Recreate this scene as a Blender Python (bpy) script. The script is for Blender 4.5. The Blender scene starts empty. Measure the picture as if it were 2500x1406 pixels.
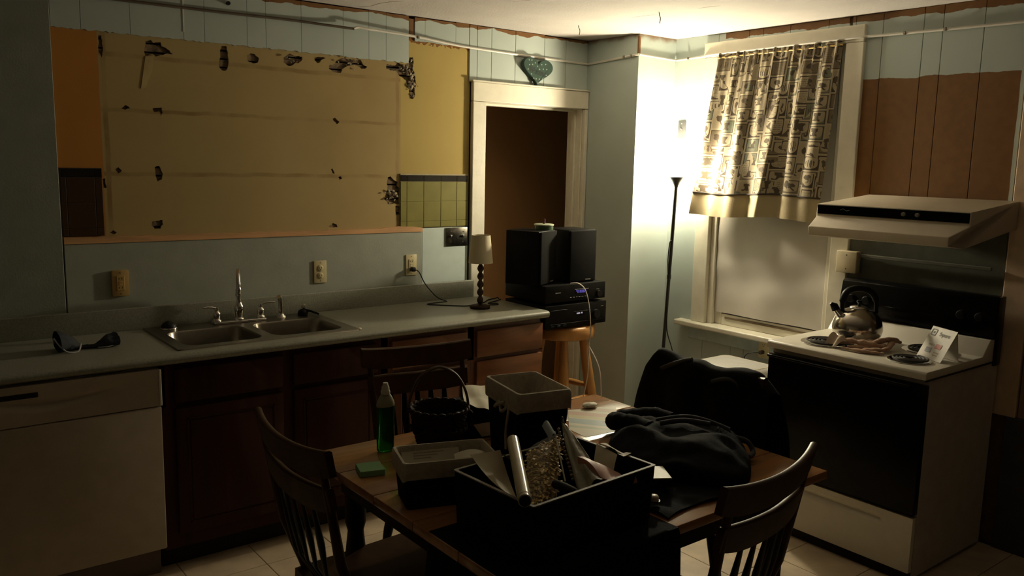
import bpy, bmesh, math, random
from mathutils import Vector, Matrix, geometry, noise
random.seed(7)
R = math.radians
SC = bpy.context.scene
COL = SC.collection

# ------------------------------------------------------------------ camera, world, exposure
YW, XS, XC, YC, ZC = 3.986, 4.005, 3.684, 3.551, 2.453   # sink wall, stove wall, chase corner, ceiling
cam_d = bpy.data.cameras.new('camera'); cam = bpy.data.objects.new('camera', cam_d); COL.objects.link(cam)
yaw, pitch, roll, foc = .6641, .1482, .0216, 2052.0
fw = Vector((math.sin(yaw)*math.cos(pitch), math.cos(yaw)*math.cos(pitch), -math.sin(pitch)))
rt = Vector((math.cos(yaw), -math.sin(yaw), 0)); up = rt.cross(fw)
r2 = rt*math.cos(roll)+up*math.sin(roll); u2 = up*math.cos(roll)-rt*math.sin(roll)
mw = Matrix((( r2.x, u2.x, -fw.x, 0), (r2.y, u2.y, -fw.y, 0), (r2.z, u2.z, -fw.z, 1.694), (0, 0, 0, 1)))
cam.matrix_world = mw
cam_d.sensor_width = 36; cam_d.lens = foc/2500*36; cam_d.clip_start = .02
SC.camera = cam
W = bpy.data.worlds.new('night'); SC.world = W; W.use_nodes = True
W.node_tree.nodes['Background'].inputs[0].default_value = (.6, .55, .5, 1)
W.node_tree.nodes['Background'].inputs[1].default_value = .002
SC.view_settings.view_transform = 'Standard'; SC.view_settings.look = 'None'
SC.view_settings.gamma = 1; SC.view_settings.use_curve_mapping = False
SC.view_settings.exposure = 0.0
BULB = 650.0                       # emission strength of the lit frosted glass of the floor lamp
BULB_COL = (1.0, .875, .625)

# ------------------------------------------------------------------ helpers
def mat(name, col, rough=.6, metal=0, var=.12, scale=14, bump=0, bscale=60, spec=.5, stretch=None, col2=None, coat=0):
    m = bpy.data.materials.new(name); m.use_nodes = True
    nt = m.node_tree; N = nt.nodes; L = nt.links
    b = N['Principled BSDF']
    b.inputs['Roughness'].default_value = rough; b.inputs['Metallic'].default_value = metal
    b.inputs['Specular IOR Level'].default_value = spec
    if coat: b.inputs['Coat Weight'].default_value = coat
    tc = N.new('ShaderNodeTexCoord'); mp = N.new('ShaderNodeMapping'); L.new(tc.outputs['Object'], mp.inputs[0])
    if stretch: mp.inputs['Scale'].default_value = stretch
    nz = N.new('ShaderNodeTexNoise'); nz.inputs['Scale'].default_value = scale; nz.inputs['Detail'].default_value = 5
    L.new(mp.outputs[0], nz.inputs['Vector'])
    rp = N.new('ShaderNodeValToRGB'); L.new(nz.outputs[0], rp.inputs[0])
    c2 = col2 or tuple(min(1, c*(1+var)) for c in col)
    rp.color_ramp.elements[0].position = .3; rp.color_ramp.elements[1].position = .7
    rp.color_ramp.elements[0].color = (*[c*(1-var) for c in col], 1); rp.color_ramp.elements[1].color = (*c2, 1)
    L.new(rp.outputs[0], b.inputs['Base Color'])
    if bump:
        n2 = N.new('ShaderNodeTexNoise'); n2.inputs['Scale'].default_value = bscale; n2.inputs['Detail'].default_value = 3
        L.new(mp.outputs[0], n2.inputs['Vector'])
        bp = N.new('ShaderNodeBump'); bp.inputs['Strength'].default_value = bump; bp.inputs['Distance'].default_value = .004
        L.new(n2.outputs[0], bp.inputs['Height']); L.new(bp.outputs[0], b.inputs['Normal'])
    return m

class NT:
    """small helper to write masks as node math"""
    def __init__(s, m): s.t = m.node_tree; s.b = s.t.nodes['Principled BSDF']
    def n(s, t): return s.t.nodes.new(t)
    def put(s, sock, v):
        if isinstance(v, (int, float)): sock.default_value = v
        elif isinstance(v, tuple): sock.default_value = v if len(v) == 4 else (*v, 1)
        else: s.t.links.new(v, sock)
    def m(s, op, a, b=0.0, c=0.0):
        x = s.n('ShaderNodeMath'); x.operation = op
        s.put(x.inputs[0], a); s.put(x.inputs[1], b); s.put(x.inputs[2], c); return x.outputs[0]
    def gt(s, a, b): return s.m('GREATER_THAN', a, b)
    def lt(s, a, b): return s.m('LESS_THAN', a, b)
    def mul(s, a, b): return s.m('MULTIPLY', a, b)
    def add(s, a, b): return s.m('ADD', a, b)
    def sub(s, a, b): return s.m('SUBTRACT', a, b)
    def mx(s, a, b): return s.m('MAXIMUM', a, b)
    def abs(s, a): return s.m('ABSOLUTE', a)
    def mix(s, f, a, b):
        x = s.n('ShaderNodeMix'); x.data_type = 'RGBA'
        s.put(x.inputs[0], f); s.put(x.inputs[6], a); s.put(x.inputs[7], b); return x.outputs[2]
    def xyz(s, which='Object'):
        tc = s.n('ShaderNodeTexCoord'); sp = s.n('ShaderNodeSeparateXYZ'); s.t.links.new(tc.outputs[which], sp.inputs[0])
        s.vec = tc.outputs[which]; return sp.outputs[0], sp.outputs[1], sp.outputs[2]
    def noise(s, sc, det=3, vec=None):
        x = s.n('ShaderNodeTexNoise'); x.inputs['Scale'].default_value = sc; x.inputs['Detail'].default_value = det
        s.t.links.new(vec or s.vec, x.inputs['Vector']); return x.outputs[0]
    def ss(s, v, a, b):
        x = s.n('ShaderNodeMapRange'); x.interpolation_type = 'SMOOTHSTEP'
        s.put(x.inputs[0], v); x.inputs[1].default_value = a; x.inputs[2].default_value = b; return x.outputs[0]
    def colour(s, c): s.put(s.b.inputs['Base Color'], c)
def blank(name, rough=.6, spec=.4):
    m = bpy.data.materials.new(name); m.use_nodes = True
    h = NT(m); h.b.inputs['Roughness'].default_value = rough; h.b.inputs['Specular IOR Level'].default_value = spec
    return m, h

def V(*a): return Vector(a)
def NB(): return bmesh.new()
def bx(bm, x0, x1, y0, y1, z0, z1, M=None):
    vs = [bm.verts.new(V(x, y, z) if M is None else M @ V(x, y, z)) for x in (x0, x1) for y in (y0, y1) for z in (z0, z1)]
    for f in ((0, 1, 3, 2), (4, 6, 7, 5), (0, 4, 5, 1), (2, 3, 7, 6), (0, 2, 6, 4), (1, 5, 7, 3)):
        bm.faces.new([vs[i] for i in f])
    return bm
def bev(bm, w, seg=2):
    bmesh.ops.bevel(bm, geom=bm.edges[:], offset=w, segments=seg, affect='EDGES', profile=.5); return bm
def box(x0, x1, y0, y1, z0, z1, r=0, seg=2, M=None):
    bm = bx(NB(), x0, x1, y0, y1, z0, z1, M)
    return bev(bm, r, seg) if r else bm
def join(bm, other):
    me = bpy.data.meshes.new('tmp'); other.to_mesh(me); other.free(); bm.from_mesh(me); bpy.data.meshes.remove(me); return bm
def tube(bm, pts, r, n=8, caps=True, flat=1.0):
    pts = [Vector(p) for p in pts]; k = len(pts)
    rs = r if isinstance(r, (list, tuple)) else [r]*k
    t0 = (pts[1]-pts[0]).normalized(); a = t0.orthogonal().normalized(); rings = []
    if abs(t0.z) < .9: a = t0.cross(V(0, 0, 1)).normalized()
    for i in range(k):
        t = (pts[min(i+1, k-1)]-pts[max(i-1, 0)]).normalized()
        a = (a-t*a.dot(t)).normalized(); b = t.cross(a)
        rings.append([bm.verts.new(pts[i]+a*(rs[i]*math.cos(2*math.pi*j/n))+b*(rs[i]*flat*math.sin(2*math.pi*j/n))) for j in range(n)])
    for i in range(k-1):
        for j in range(n):
            bm.faces.new((rings[i][j], rings[i][(j+1) % n], rings[i+1][(j+1) % n], rings[i+1][j]))
    if caps: bm.faces.new(rings[0][::-1]); bm.faces.new(rings[-1])
    return bm
def smooth_path(pts, n=6):
    pts = [Vector(p) for p in pts]; out = []
    for i in range(len(pts)-1):
        p0 = pts[max(i-1, 0)]; p1 = pts[i]; p2 = pts[i+1]; p3 = pts[min(i+2, len(pts)-1)]
        for k in range(n):
            t = k/n
            out.append(.5*((2*p1)+(p2-p0)*t+(2*p0-5*p1+4*p2-p3)*t*t+(3*p1-p0-3*p2+p3)*t**3))
    out.append(pts[-1]); return out
def lathe(bm, prof, n=24, c=(0, 0, 0), M=None):
    c = Vector(c); rings = []
    for r, z in prof:
        if r < 1e-5: rings.append([bm.verts.new(M @ (c+V(0, 0, z)) if M else c+V(0, 0, z))])
        else:
            rings.append([bm.verts.new((M @ p if M else p)) for p in (c+V(r*math.cos(2*math.pi*j/n), r*math.sin(2*math.pi*j/n), z) for j in range(n))])
    for a, b in zip(rings, rings[1:]):
        for j in range(n):
            j2 = (j+1) % n
            if len(a) == 1 and len(b) == 1: continue
            if len(a) == 1: bm.faces.new((a[0], b[j2], b[j]))
            elif len(b) == 1: bm.faces.new((a[j], a[j2], b[0]))
            else: bm.faces.new((a[j], a[j2], b[j2], b[j]))
    return bm
def prism(bm, poly, axis, a, b):
    def P(u, v, w): return V(w, u, v) if axis == 'x' else V(u, w, v) if axis == 'y' else V(u, v, w)
    A = [bm.verts.new(P(u, v, a)) for u, v in poly]; B = [bm.verts.new(P(u, v, b)) for u, v in poly]
    n = len(poly)
    for i in range(n): bm.faces.new((A[i], A[(i+1) % n], B[(i+1) % n], B[i]))
    bm.faces.new(A[::-1]); bm.faces.new(B)
    bmesh.ops.recalc_face_normals(bm, faces=bm.faces[:]); return bm
def grid(bm, fn, nu, nv, wrap=False, uv=None):
    g = [[bm.verts.new(fn(i/nu, j/nv)) for i in range(nu if wrap else nu+1)] for j in range(nv+1)]
    lay = bm.loops.layers.uv.verify() if uv else None
    for j in range(nv):
        for i in range(nu):
            i2 = (i+1) % nu if wrap else i+1
            f = bm.faces.new((g[j][i], g[j][i2], g[j+1][i2], g[j+1][i]))
            if uv:
                for lp, (a, b) in zip(f.loops, ((i, j), (i+1, j), (i+1, j+1), (i, j+1))): lp[lay].uv = uv(a/nu, b/nv)
    return g
def thick(bm, t):
    bmesh.ops.recalc_face_normals(bm, faces=bm.faces[:])
    bmesh.ops.solidify(bm, geom=bm.faces[:], thickness=t); return bm
def obj(name, bm, m, parent=None, smooth=None, loc=None, rot=None, label=None):
    bmesh.ops.recalc_face_normals(bm, faces=bm.faces[:])
    me = bpy.data.meshes.new(name); bm.to_mesh(me); bm.free()
    if smooth:
        for p in me.polygons: p.use_smooth = True
        me.set_sharp_from_angle(angle=R(smooth))
    me.materials.append(m)
    o = bpy.data.objects.new(name, me); COL.objects.link(o)
    if parent: o.parent = parent
    if loc: o.location = loc
    if rot: o.rotation_euler = rot
    if label: o['label'] = label
    return o
def tag(o, label, cat, group=None):
    o['label'] = label; o['category'] = cat
    if group: o['group'] = group
    return o
def thing(name, label, cat, loc=(0, 0, 0), rz=0, group=None):
    o = bpy.data.objects.new(name, None); COL.objects.link(o); o.empty_display_size = .05
    o.location = loc; o.rotation_euler = (0, 0, rz); return tag(o, label, cat, group)
def struct(name, bm, m, parent=None, smooth=None):
    o = obj(name, bm, m, parent, smooth)
    if not parent: o['kind'] = 'structure'
    return o
def sroot(name):
    o = bpy.data.objects.new(name, None); COL.objects.link(o); o['kind'] = 'structure'; return o
def dup(root, loc, rz, label, group=None):
    r = root.copy(); COL.objects.link(r); r.location = loc; r.rotation_euler = (0, 0, rz); r['label'] = label
    if group: r['group'] = group
    for ch in list(root.children):
        c = ch.copy(); COL.objects.link(c); c.parent = r
        for g in ch.children:
            d = g.copy(); COL.objects.link(d); d.parent = c
    return r
def text_bm(s, size, M, ext=.0004, shear=0, sx=1, off=0):
    cu = bpy.data.curves.new('t', 'FONT'); cu.body = s; cu.size = size; cu.extrude = ext; cu.align_x = 'CENTER'; cu.align_y = 'CENTER'; cu.shear = shear; cu.offset = off
    o = bpy.data.objects.new('t', cu); COL.objects.link(o)
    dg = bpy.context.evaluated_depsgraph_get(); me = bpy.data.meshes.new_from_object(o.evaluated_get(dg))
    bm = NB(); bm.from_mesh(me); bpy.data.objects.remove(o); bpy.data.curves.remove(cu); bpy.data.meshes.remove(me)
    bmesh.ops.transform(bm, matrix=M @ Matrix.Diagonal((sx, 1, 1, 1)), verts=bm.verts[:]); return bm
def frame_m(o, x, y):
    """matrix whose columns are x, y, x cross y, at origin o"""
    x = Vector(x).normalized(); z = x.cross(Vector(y)).normalized(); y = z.cross(x)
    return Matrix(((x.x, y.x, z.x, o[0]), (x.y, y.y, z.y, o[1]), (x.z, y.z, z.z, o[2]), (0, 0, 0, 1)))

# ------------------------------------------------------------------ materials
BROWN = (.17, .075, .018); BLUE = (.43, .49, .455); GREYB = (.30, .36, .34)
M_trim = mat('cream_trim_paint', (.70, .66, .54), .4, var=.06, bump=.15, bscale=40)
M_ceil = mat('ceiling_paint', (.55, .51, .475), .85, var=.05, scale=5, bump=.3, bscale=90)
M_brown = mat('bare_panelling', BROWN, .5, var=.2, scale=20, stretch=(1, 1, .15))
M_slab = mat('rough_backing', (.12, .07, .035), .9, var=.3, scale=30)
M_dark = mat('dark_gap', (.02, .015, .01), .9)
M_tilefloor = mat('vinyl_tile', (.66, .53, .37), .45, var=.18, scale=7, bump=.1, bscale=50)
M_grout = mat('floor_seam', (.20, .15, .10), .8)
M_hall = mat('hall_panelling', (.58, .32, .13), .7, var=.06, scale=3)
M_white = mat('white_enamel', (.72, .68, .58), .3, var=.03)
M_blackgl = mat('black_glass', (.004, .004, .004), .2, var=.05, spec=.12)
M_blackpl = mat('black_plastic', (.007, .007, .007), .45, spec=.25, var=.2)
M_blacksat = mat('black_satin', (.02, .019, .017), .4, var=.2)
M_steel = mat('brushed_steel', (.30, .27, .225), .28, metal=1, var=.08, scale=40, stretch=(1, 8, 1))
M_chrome = mat('chrome', (.75, .73, .7), .12, metal=1, var=.03)
M_lam = mat('grey_laminate', (.25, .25, .20), .38, var=.22, scale=160)
M_oak = mat('reddish_oak', (.12, .042, .016), .42, var=.28, scale=22, stretch=(1, 1, .12))
M_oakh = mat('lit_reddish_oak_level', (.20, .078, .028), .42, var=.28, scale=22, stretch=(.12, 1, 1))  # same oak, lighter where the right drawers catch more light
M_pine = mat('varnished_pine', (.50, .25, .075), .35, var=.2, scale=20, stretch=(1, 1, .2))
M_tab = mat('table_wood', (.36, .17, .065), .2, spec=.6, var=.3, scale=18, stretch=(.12, 1, 1))
M_chair = mat('dark_chair_wood', (.048, .021, .008), .38, spec=.12, var=.25, scale=20)
M_chairb = mat('black_chair_paint', (.005, .004, .003), spec=.1, rough=.45, var=.2)
M_almond = mat('almond_plastic', (.58, .50, .28), .4, var=.05)
M_almondd = mat('almond_slot', (.10, .075, .035), .5)
M_cord = mat('black_cord', (.012, .011, .010), .5)
M_cordw = mat('white_cord', (.62, .56, .52), .5)
M_linen = mat('linen_liner', (.42, .37, .28), .9, var=.15, scale=60, bump=.4, bscale=220)
M_blackfab = mat('black_weave', (.005, .005, .005), spec=.1, rough=.9, var=.3, scale=120, bump=.5, bscale=200)
M_jacket = mat('dark_jacket_cloth', (.007, .0065, .005), spec=.1, rough=.9, var=.3, scale=40, bump=.3, bscale=200)
M_navy = mat('navy_cloth', (.0045, .005, .006), spec=.1, rough=.9, var=.3, scale=40, bump=.3, bscale=200)
M_paper = mat('off_white_paper', (.62, .58, .45), .7, var=.05)
M_wicker = mat('dark_wicker', (.03, .017, .009), spec=.1, rough=.6, var=.4, scale=60)
M_ledge = mat('raw_wood_edge', (.55, .30, .13), .7, var=.2, scale=40, stretch=(.1, 1, 1))
M_lath = mat('old_lath', (.15, .105, .06), .9, var=.75, scale=26)
M_rubble = mat('broken_plaster', (.30, .25, .18), .95, var=.4, scale=60, bump=.5, bscale=120)
M_whiteblue = mat('pale_blue_paint', (.55, .64, .60), .5, var=.04)
M_race = mat('raceway_plastic', (.60, .57, .50), .4, var=.06)

def paint_mat(name, base, side):
    m, h = blank(name, .5, .4); x, y, z = h.xyz()
    n1 = h.sub(h.noise(9, 4), .5); n2 = h.noise(4, 4)
    paint = h.mix(n2, tuple(c*.92 for c in base), tuple(c*1.08 for c in base))
    wood = h.mix(h.noise(25, 3), tuple(c*.75 for c in BROWN), tuple(c*1.25 for c in BROWN))
    zz = h.add(z, h.mul(n1, .05))
    if side == 'back':
        f = h.gt(h.add(zz, h.mul(h.sub(h.noise(4, 2), .5), .05)), 2.432)
    elif side == 'chase':
        f = h.mul(h.ss(h.add(z, h.mul(n1, .06)), 2.415, 2.452), .85)
    else:       # stove wall: bare above the old moulding and in a block behind the hood
        f = h.mul(h.gt(zz, 2.417), h.lt(y, 3.18))
        blk = h.mul(h.mul(h.gt(z, 1.52), h.lt(h.add(z, h.mul(n1, .035)), 2.135)), h.mul(h.lt(y, 2.318), h.gt(h.add(y, h.mul(n1, .01)), 1.592)))
        f = h.mx(f, blk)
    h.colour(h.mix(f, paint, wood)); return m
M_pb = paint_mat('blue_panel_paint', BLUE, 'back'); M_pc = paint_mat('blue_chase_paint', BLUE, 'chase'); M_pr = paint_mat('blue_stove_wall_paint', BLUE, 'right')
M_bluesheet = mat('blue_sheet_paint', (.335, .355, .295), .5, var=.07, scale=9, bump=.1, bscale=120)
M_shadesheet = mat('shaded_blue_sheet_paint', (.22, .235, .20), .6, var=.08, scale=9, bump=.15, bscale=120)  # same blue paint, light falloff to the left put into the colour

# plaster with old paint outlines and stains
M_plaster, h = blank('stained_plaster', .8, .25); x, y, z = h.xyz(); nz = h.sub(h.noise(7, 5), .5); nf = h.noise(30, 4)
pl = h.mix(h.noise(2.2, 5), (.345, .245, .10), (.44, .33, .15))
bands = 0
for zc, wd in ((2.116, .014), (1.884, .012), (1.607, .013)):
    b = h.ss(h.abs(h.sub(h.add(z, h.mul(nz, .02)), zc)), wd, wd*.4); bands = h.mx(bands, b)
for xc, wd in ((.882, .013), (2.322, .013)):
    b = h.ss(h.abs(h.sub(h.add(x, h.mul(nz, .015)), xc)), wd, wd*.5); bands = h.mx(bands, b)
pl = h.mix(h.mul(bands, h.m('MULTIPLY_ADD', h.ss(h.noise(5, 5), .35, .7), .75, .12)), pl, (.22, .135, .05))
pl = h.mix(h.mul(h.ss(h.noise(1.6, 6), .5, .75), .35), pl, (.27, .18, .075))
yel = h.mix(h.noise(3, 4), (.39, .285, .085), (.45, .34, .115))
org = h.mix(h.noise(5, 4), (.42, .18, .035), (.50, .22, .045))
fy = h.gt(h.add(x, h.mul(nz, .012)), 2.342); fo = h.lt(h.add(x, h.mul(nz, .02)), .862)
pl = h.mix(fy, pl, yel); pl = h.mix(fo, pl, org)
br = h.mul(h.gt(h.add(z, h.mul(h.sub(h.noise(45, 2), .5), .05)), 2.315), fy)
pl = h.mix(br, pl, (.22, .09, .02)); h.colour(pl)
bp = h.n('ShaderNodeBump'); bp.inputs['Strength'].default_value = .25; bp.inputs['Distance'].default_value = .004
h.t.links.new(h.noise(14, 6), bp.inputs['Height']); h.t.links.new(bp.outputs[0], h.b.inputs['Normal'])

# ------------------------------------------------------------------ room shell
fl = struct('floor', box(-2.2, 5.6, -1.5, 6.2, -.1, -.004), M_grout)
ts = .305; tile_me = None; tx0, ty0 = -.265, -.115
for i in range(14):
    for j in range(14):
        x0, y0 = tx0+i*ts, ty0+j*ts
        if x0 < -.3 or y0+ts > YW+.1 or x0+ts > XS+.06 or (x0+ts > XC+.02 and y0+ts > YC+.06): continue
        if tile_me is None:
            t = obj('floor_tile', box(0, ts-.003, 0, ts-.003, -.0055, 0, .0012, 1), M_tilefloor, fl); tile_me = t.data
        else:
            t = bpy.data.objects.new('floor_tile', tile_me); COL.objects.link(t); t.parent = fl
        t.location = (x0, y0, 0)
ceil = struct('ceiling', box(-2.2, 5.6, -1.5, 6.2, ZC, ZC+.1), M_ceil)
for pts in ([(2.06, 3.95), (2.086, 3.93), (2.112, 3.89), (2.106, 3.8), (2.125, 3.72), (2.16, 3.66)], [(3.262, 3.215), (3.268, 3.13), (3.285, 3.05)],
            [(3.30, 2.80), (3.306, 2.74), (3.322, 2.68)], [(2.55, 3.3), (2.62, 3.1), (2.66, 3.0)]):
    obj('ceiling_crack', tube(NB(), [(a, b, ZC-.0003) for a, b in pts], [.0004]+[.0017]*(len(pts)-2)+[.0004], 5, flat=.4), M_lath, ceil)

# sink wall: slab behind, everything on it is a piece of its own
wb = sroot('wall_back')
bm = NB()
for a in ((-2.2, 2.885, 0, ZC), (2.885, 3.66, 2.035, ZC), (3.66, 4.15, 0, ZC)):
    bx(bm, a[0], a[1], YW+.04, YW+.13, a[2], a[3])
obj('backing', bm, M_slab, wb)
def board(x0, x1, z0, z1, m, y0=YW, parent=wb, name='panel_board', rag=0):
    g = .0009
    if rag:
        n = max(3, int((x1-x0)/.012)); bot = [(x0+g+(x1-x0-2*g)*k/n, z0+random.uniform(-rag, rag)*(.3 if k in (0, n) else 1)) for k in range(n+1)]
        bm = prism(NB(), bot+[(x1-g, z1), (x0+g, z1)], 'y', y0, y0+.011)
    else: bm = bev(bx(NB(), x0+g, x1-g, y0, y0+.011, z0, z1), .0015, 1)
    return obj(name, bm, m, parent)
e = [.686, .80, .995, 1.22, 1.313, 1.511, 1.602, 1.781, 2.005, 2.15, 2.251, 2.388]
for a, b in zip(e, e[1:]): board(a, b, 2.207, 2.448+random.uniform(-.003, .003), M_pb, rag=.0035)
board(2.391, 2.425, 2.335, 2.437, M_brown, YW+.004, rag=.006)
e = [2.425, 2.489, 2.688, 2.779]
for a, b in zip(e, e[1:]): board(a, b, 2.325, 2.449+random.uniform(-.003, .003), M_pb, rag=.003)
e = [2.782, 2.835, 2.935, 3.108, 3.329, 3.50, 3.684]
for a, b in zip(e, e[1:]): board(a, b, 2.140, 2.449+random.uniform(-.003, .003), M_pb)
obj('panel_sheet', box(-1.6, .683, YW-.012, YW+.03, .0, 2.46-.012, .002, 1), M_shadesheet, wb)
obj('panel_sheet', box(.690, 2.474, YW-.004, YW+.03, .905, 1.312, .002, 1), M_bluesheet, wb)
obj('panel_sheet', box(2.476, 2.785, YW-.002, YW+.03, .905, 1.322, .002, 1), M_whiteblue, wb, label='pale blue-white panel sheet')
n = 60
top = [(.690+1.785*k/n, 1.336-.010*k/n+random.uniform(-.002, .002)+(.010 if k > 50 else 0)*math.sin((k-50)/10*3.14)) for k in range(n+1)]
obj('ledge_strip', prism(NB(), [(.690, 1.308), (2.475, 1.304)]+top[::-1], 'y', YW-.009, YW+.02), M_ledge, wb, label='torn raw wood strip')
obj('filler_strip', box(1.2165, 1.2225, YW-.002, YW+.004, 2.24, 2.40, .0008, 1), M_race, wb, label='pale filler in a groove')
# black smudge nails
tag_n = obj('nail', tube(NB(), [(1.423, YW+.002, 2.39), (1.423, YW-.012, 2.39)], .009, 10), M_blackpl, wb)

holes = [
 [(1.057,2.186),(1.080,2.193),(1.090,2.181),(1.121,2.187),(1.125,2.170),(1.148,2.160),(1.172,2.141),(1.142,2.140),(1.129,2.132),(1.112,2.128),(1.098,2.123),(1.084,2.133),(1.056,2.123),(1.050,2.142)],
 [(1.391,2.198),(1.412,2.200),(1.419,2.177),(1.422,2.140),(1.417,2.103),(1.407,2.087),(1.388,2.089),(1.375,2.108),(1.384,2.146),(1.383,2.173)],
 [(1.510,2.167),(1.528,2.178),(1.548,2.176),(1.568,2.159),(1.563,2.139),(1.537,2.131),(1.513,2.141)],
 [(1.692,2.174),(1.720,2.194),(1.743,2.186),(1.762,2.186),(1.787,2.186),(1.787,2.171),(1.765,2.151),(1.753,2.154),(1.731,2.138),(1.712,2.137),(1.690,2.150)],
 [(1.852,2.190),(1.896,2.194),(1.911,2.190),(1.887,2.178),(1.882,2.167),(1.865,2.162),(1.852,2.174)],
 [(1.929,2.155),(1.956,2.166),(1.967,2.179),(1.974,2.187),(2.008,2.198),(2.047,2.198),(2.082,2.189),(2.105,2.200),(2.119,2.178),(2.145,2.167),(2.133,2.156),(2.110,2.154),(2.082,2.168),(2.047,2.169),(2.024,2.157),(2.003,2.145),(1.994,2.124),(1.949,2.127),(1.929,2.139)],
 [(2.256,2.189),(2.310,2.188),(2.325,2.204),(2.342,2.195),(2.367,2.197),(2.385,2.205),(2.397,2.238),(2.418,2.240),(2.423,2.219),(2.418,2.175),(2.431,2.159),(2.439,2.095),(2.429,2.064),(2.434,2.043),(2.419,2.021),(2.398,2.024),(2.393,2.077),(2.373,2.118),(2.335,2.137),(2.317,2.157),(2.256,2.166)],
 [(0.944,1.891),(0.963,1.906),(0.982,1.893),(0.962,1.885)],
 [(1.075,1.897),(1.115,1.904),(1.118,1.881),(1.110,1.865),(1.102,1.886),(1.081,1.881)],
 [(1.946,1.894),(1.960,1.900),(1.971,1.889),(1.985,1.879),(1.973,1.868),(1.953,1.882)],
 [(0.909,1.626),(0.924,1.637),(0.937,1.623),(0.921,1.610)],
 [(1.075,1.639),(1.093,1.645),(1.101,1.627),(1.109,1.608),(1.103,1.584),(1.085,1.575),(1.077,1.599)],
 [(1.934,1.640),(1.943,1.644),(1.954,1.618),(1.941,1.620)],
 [(1.975,1.601),(1.989,1.605),(1.996,1.593),(1.982,1.586)],
 [(1.055,1.397),(1.099,1.401),(1.100,1.381),(1.089,1.362),(1.064,1.361),(1.051,1.378)],
 [(1.919,1.347),(1.940,1.364),(1.963,1.357),(1.968,1.343),(1.926,1.343)],
 [(2.265,1.601),(2.283,1.607),(2.303,1.586),(2.328,1.575),(2.323,1.553),(2.336,1.542),(2.334,1.458),(2.303,1.462),(2.273,1.458),(2.243,1.483),(2.248,1.503),(2.263,1.537),(2.260,1.564)],
 [(2.311,1.447),(2.339,1.446),(2.339,1.397),(2.313,1.400)],
 [(.868,2.19),(.880,2.19),(.884,2.13),(.876,2.10),(.866,2.12)], [(.856,1.585),(.868,1.588),(.870,1.545),(.858,1.548)], [(.875,1.352),(.890,1.362),(.904,1.352),(.89,1.343)]]
def roughen(p):
    out = []
    for i, a in enumerate(p):
        b = p[(i+1) % len(p)]; d = math.hypot(b[0]-a[0], b[1]-a[1]); k = max(1, int(d/.008))
        for q in range(k):
            t = q/k; j = .0022 if q else 0
            out.append((a[0]+(b[0]-a[0])*t+random.uniform(-j, j), a[1]+(b[1]-a[1])*t+random.uniform(-j, j)))
    return out
loops = [[(.672, 1.325), (2.792, 1.325), (2.792, 2.345), (.672, 2.345)]]+[roughen(p) for p in holes]
y0 = YW+.008
flat = [p for lp in loops for p in lp]
tris = geometry.tessellate_polygon([[V(p[0], p[1], 0) for p in lp] for lp in loops])
bm = NB(); vs = [bm.verts.new((p[0], y0, p[1])) for p in flat]
for t in tris:
    try: bm.faces.new([vs[i] for i in t])
    except ValueError: pass
k = 4
for lp in loops[1:]:
    n = len(lp); back = [bm.verts.new((p[0], y0+.014, p[1])) for p in lp]
    for i in range(n): bm.faces.new((vs[k+i], vs[k+(i+1) % n], back[(i+1) % n], back[i]))
    k += n
obj('plaster_sheet', bm, M_plaster, wb, label='stained plaster with yellow paint and broken holes')
for zz in range(26):                                     # lath seen in the holes
    z0 = 1.335+zz*.0385
    obj('lath', bev(bx(NB(), .70, 2.77, YW+.016+random.uniform(-.002, .002), YW+.024, z0, z0+.031), .001, 1), M_lath, wb)
def rubble(cx, cz, wx, wz, n, smin, smax):
    bm = NB()
    for _ in range(n):
        s = random.uniform(smin, smax); p = V(random.gauss(cx, wx), YW+random.uniform(-.004, .012), random.gauss(cz, wz))
        r = bmesh.ops.create_icosphere(bm, subdivisions=1, radius=s)
        Rm = Matrix.Rotation(random.uniform(0, 6), 3, 'Y') @ Matrix.Rotation(random.uniform(0, 6), 3, 'X')
        for v in r['verts']: v.co = p+Rm @ V(v.co.x*random.uniform(.8, 1.6), v.co.y*.5, v.co.z)
    o = obj('plaster_rubble', bm, M_rubble, wb); o['kind'] = 'stuff'
rubble(2.405, 2.12, .013, .045, 46, .003, .010); rubble(2.365, 2.175, .018, .012, 22, .003, .009)
rubble(2.29, 1.50, .020, .022, 20, .004, .011); rubble(2.05, 2.175, .035, .010, 16, .003, .008); rubble(1.74, 2.168, .02, .01, 8, .003, .007)
# flap of peeling paper on the plaster
obj('paper_flap', prism(NB(), [(1.054, 2.120), (1.090, 2.126), (1.080, 2.06), (1.050, 1.985), (1.030, 1.98)], 'y', YW+.0055, YW+.0075), mat('peeling_paper', (.43, .32, .14), .85), wb)

# tiles left and right of the plaster
M_btile = mat('black_glazed_tile', (.012, .010, .008), .2, var=.2)
M_otile = mat('olive_glazed_tile', (.22, .20, .055), .3, var=.1, scale=12)
M_dtile = mat('dark_brown_tile', (.045, .020, .006), .35, var=.15, scale=12)
M_tgrout = mat('tile_grout', (.38, .32, .20), .8)
def tiles(xs, z0, z1, m, name, y=YW-.002):
    for a, b in zip(xs, xs[1:]):
        obj(name, bev(bx(NB(), a+.0011, b-.0011, y, y+.009, z0+.0008, z1-.0008), .001, 1), m, wb)
obj('tile_bed', box(2.338, 2.786, YW+.0005, YW+.0078, 1.5795, 1.622), M_tgrout, wb)
obj('tile_bed', box(2.338, 2.786, YW+.0005, YW+.0078, 1.327, 1.5785), mat('olive_grout', (.25, .22, .075), .7), wb)
obj('tile_bed', box(.687, .853, YW+.0005, YW+.0078, 1.340, 1.632), mat('dark_grout', (.05, .03, .015), .8), wb)
xr = [2.338, 2.377, 2.485, 2.597, 2.705, 2.782]
tiles(xr, 1.580, 1.615, M_btile, 'black_tile')
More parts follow.
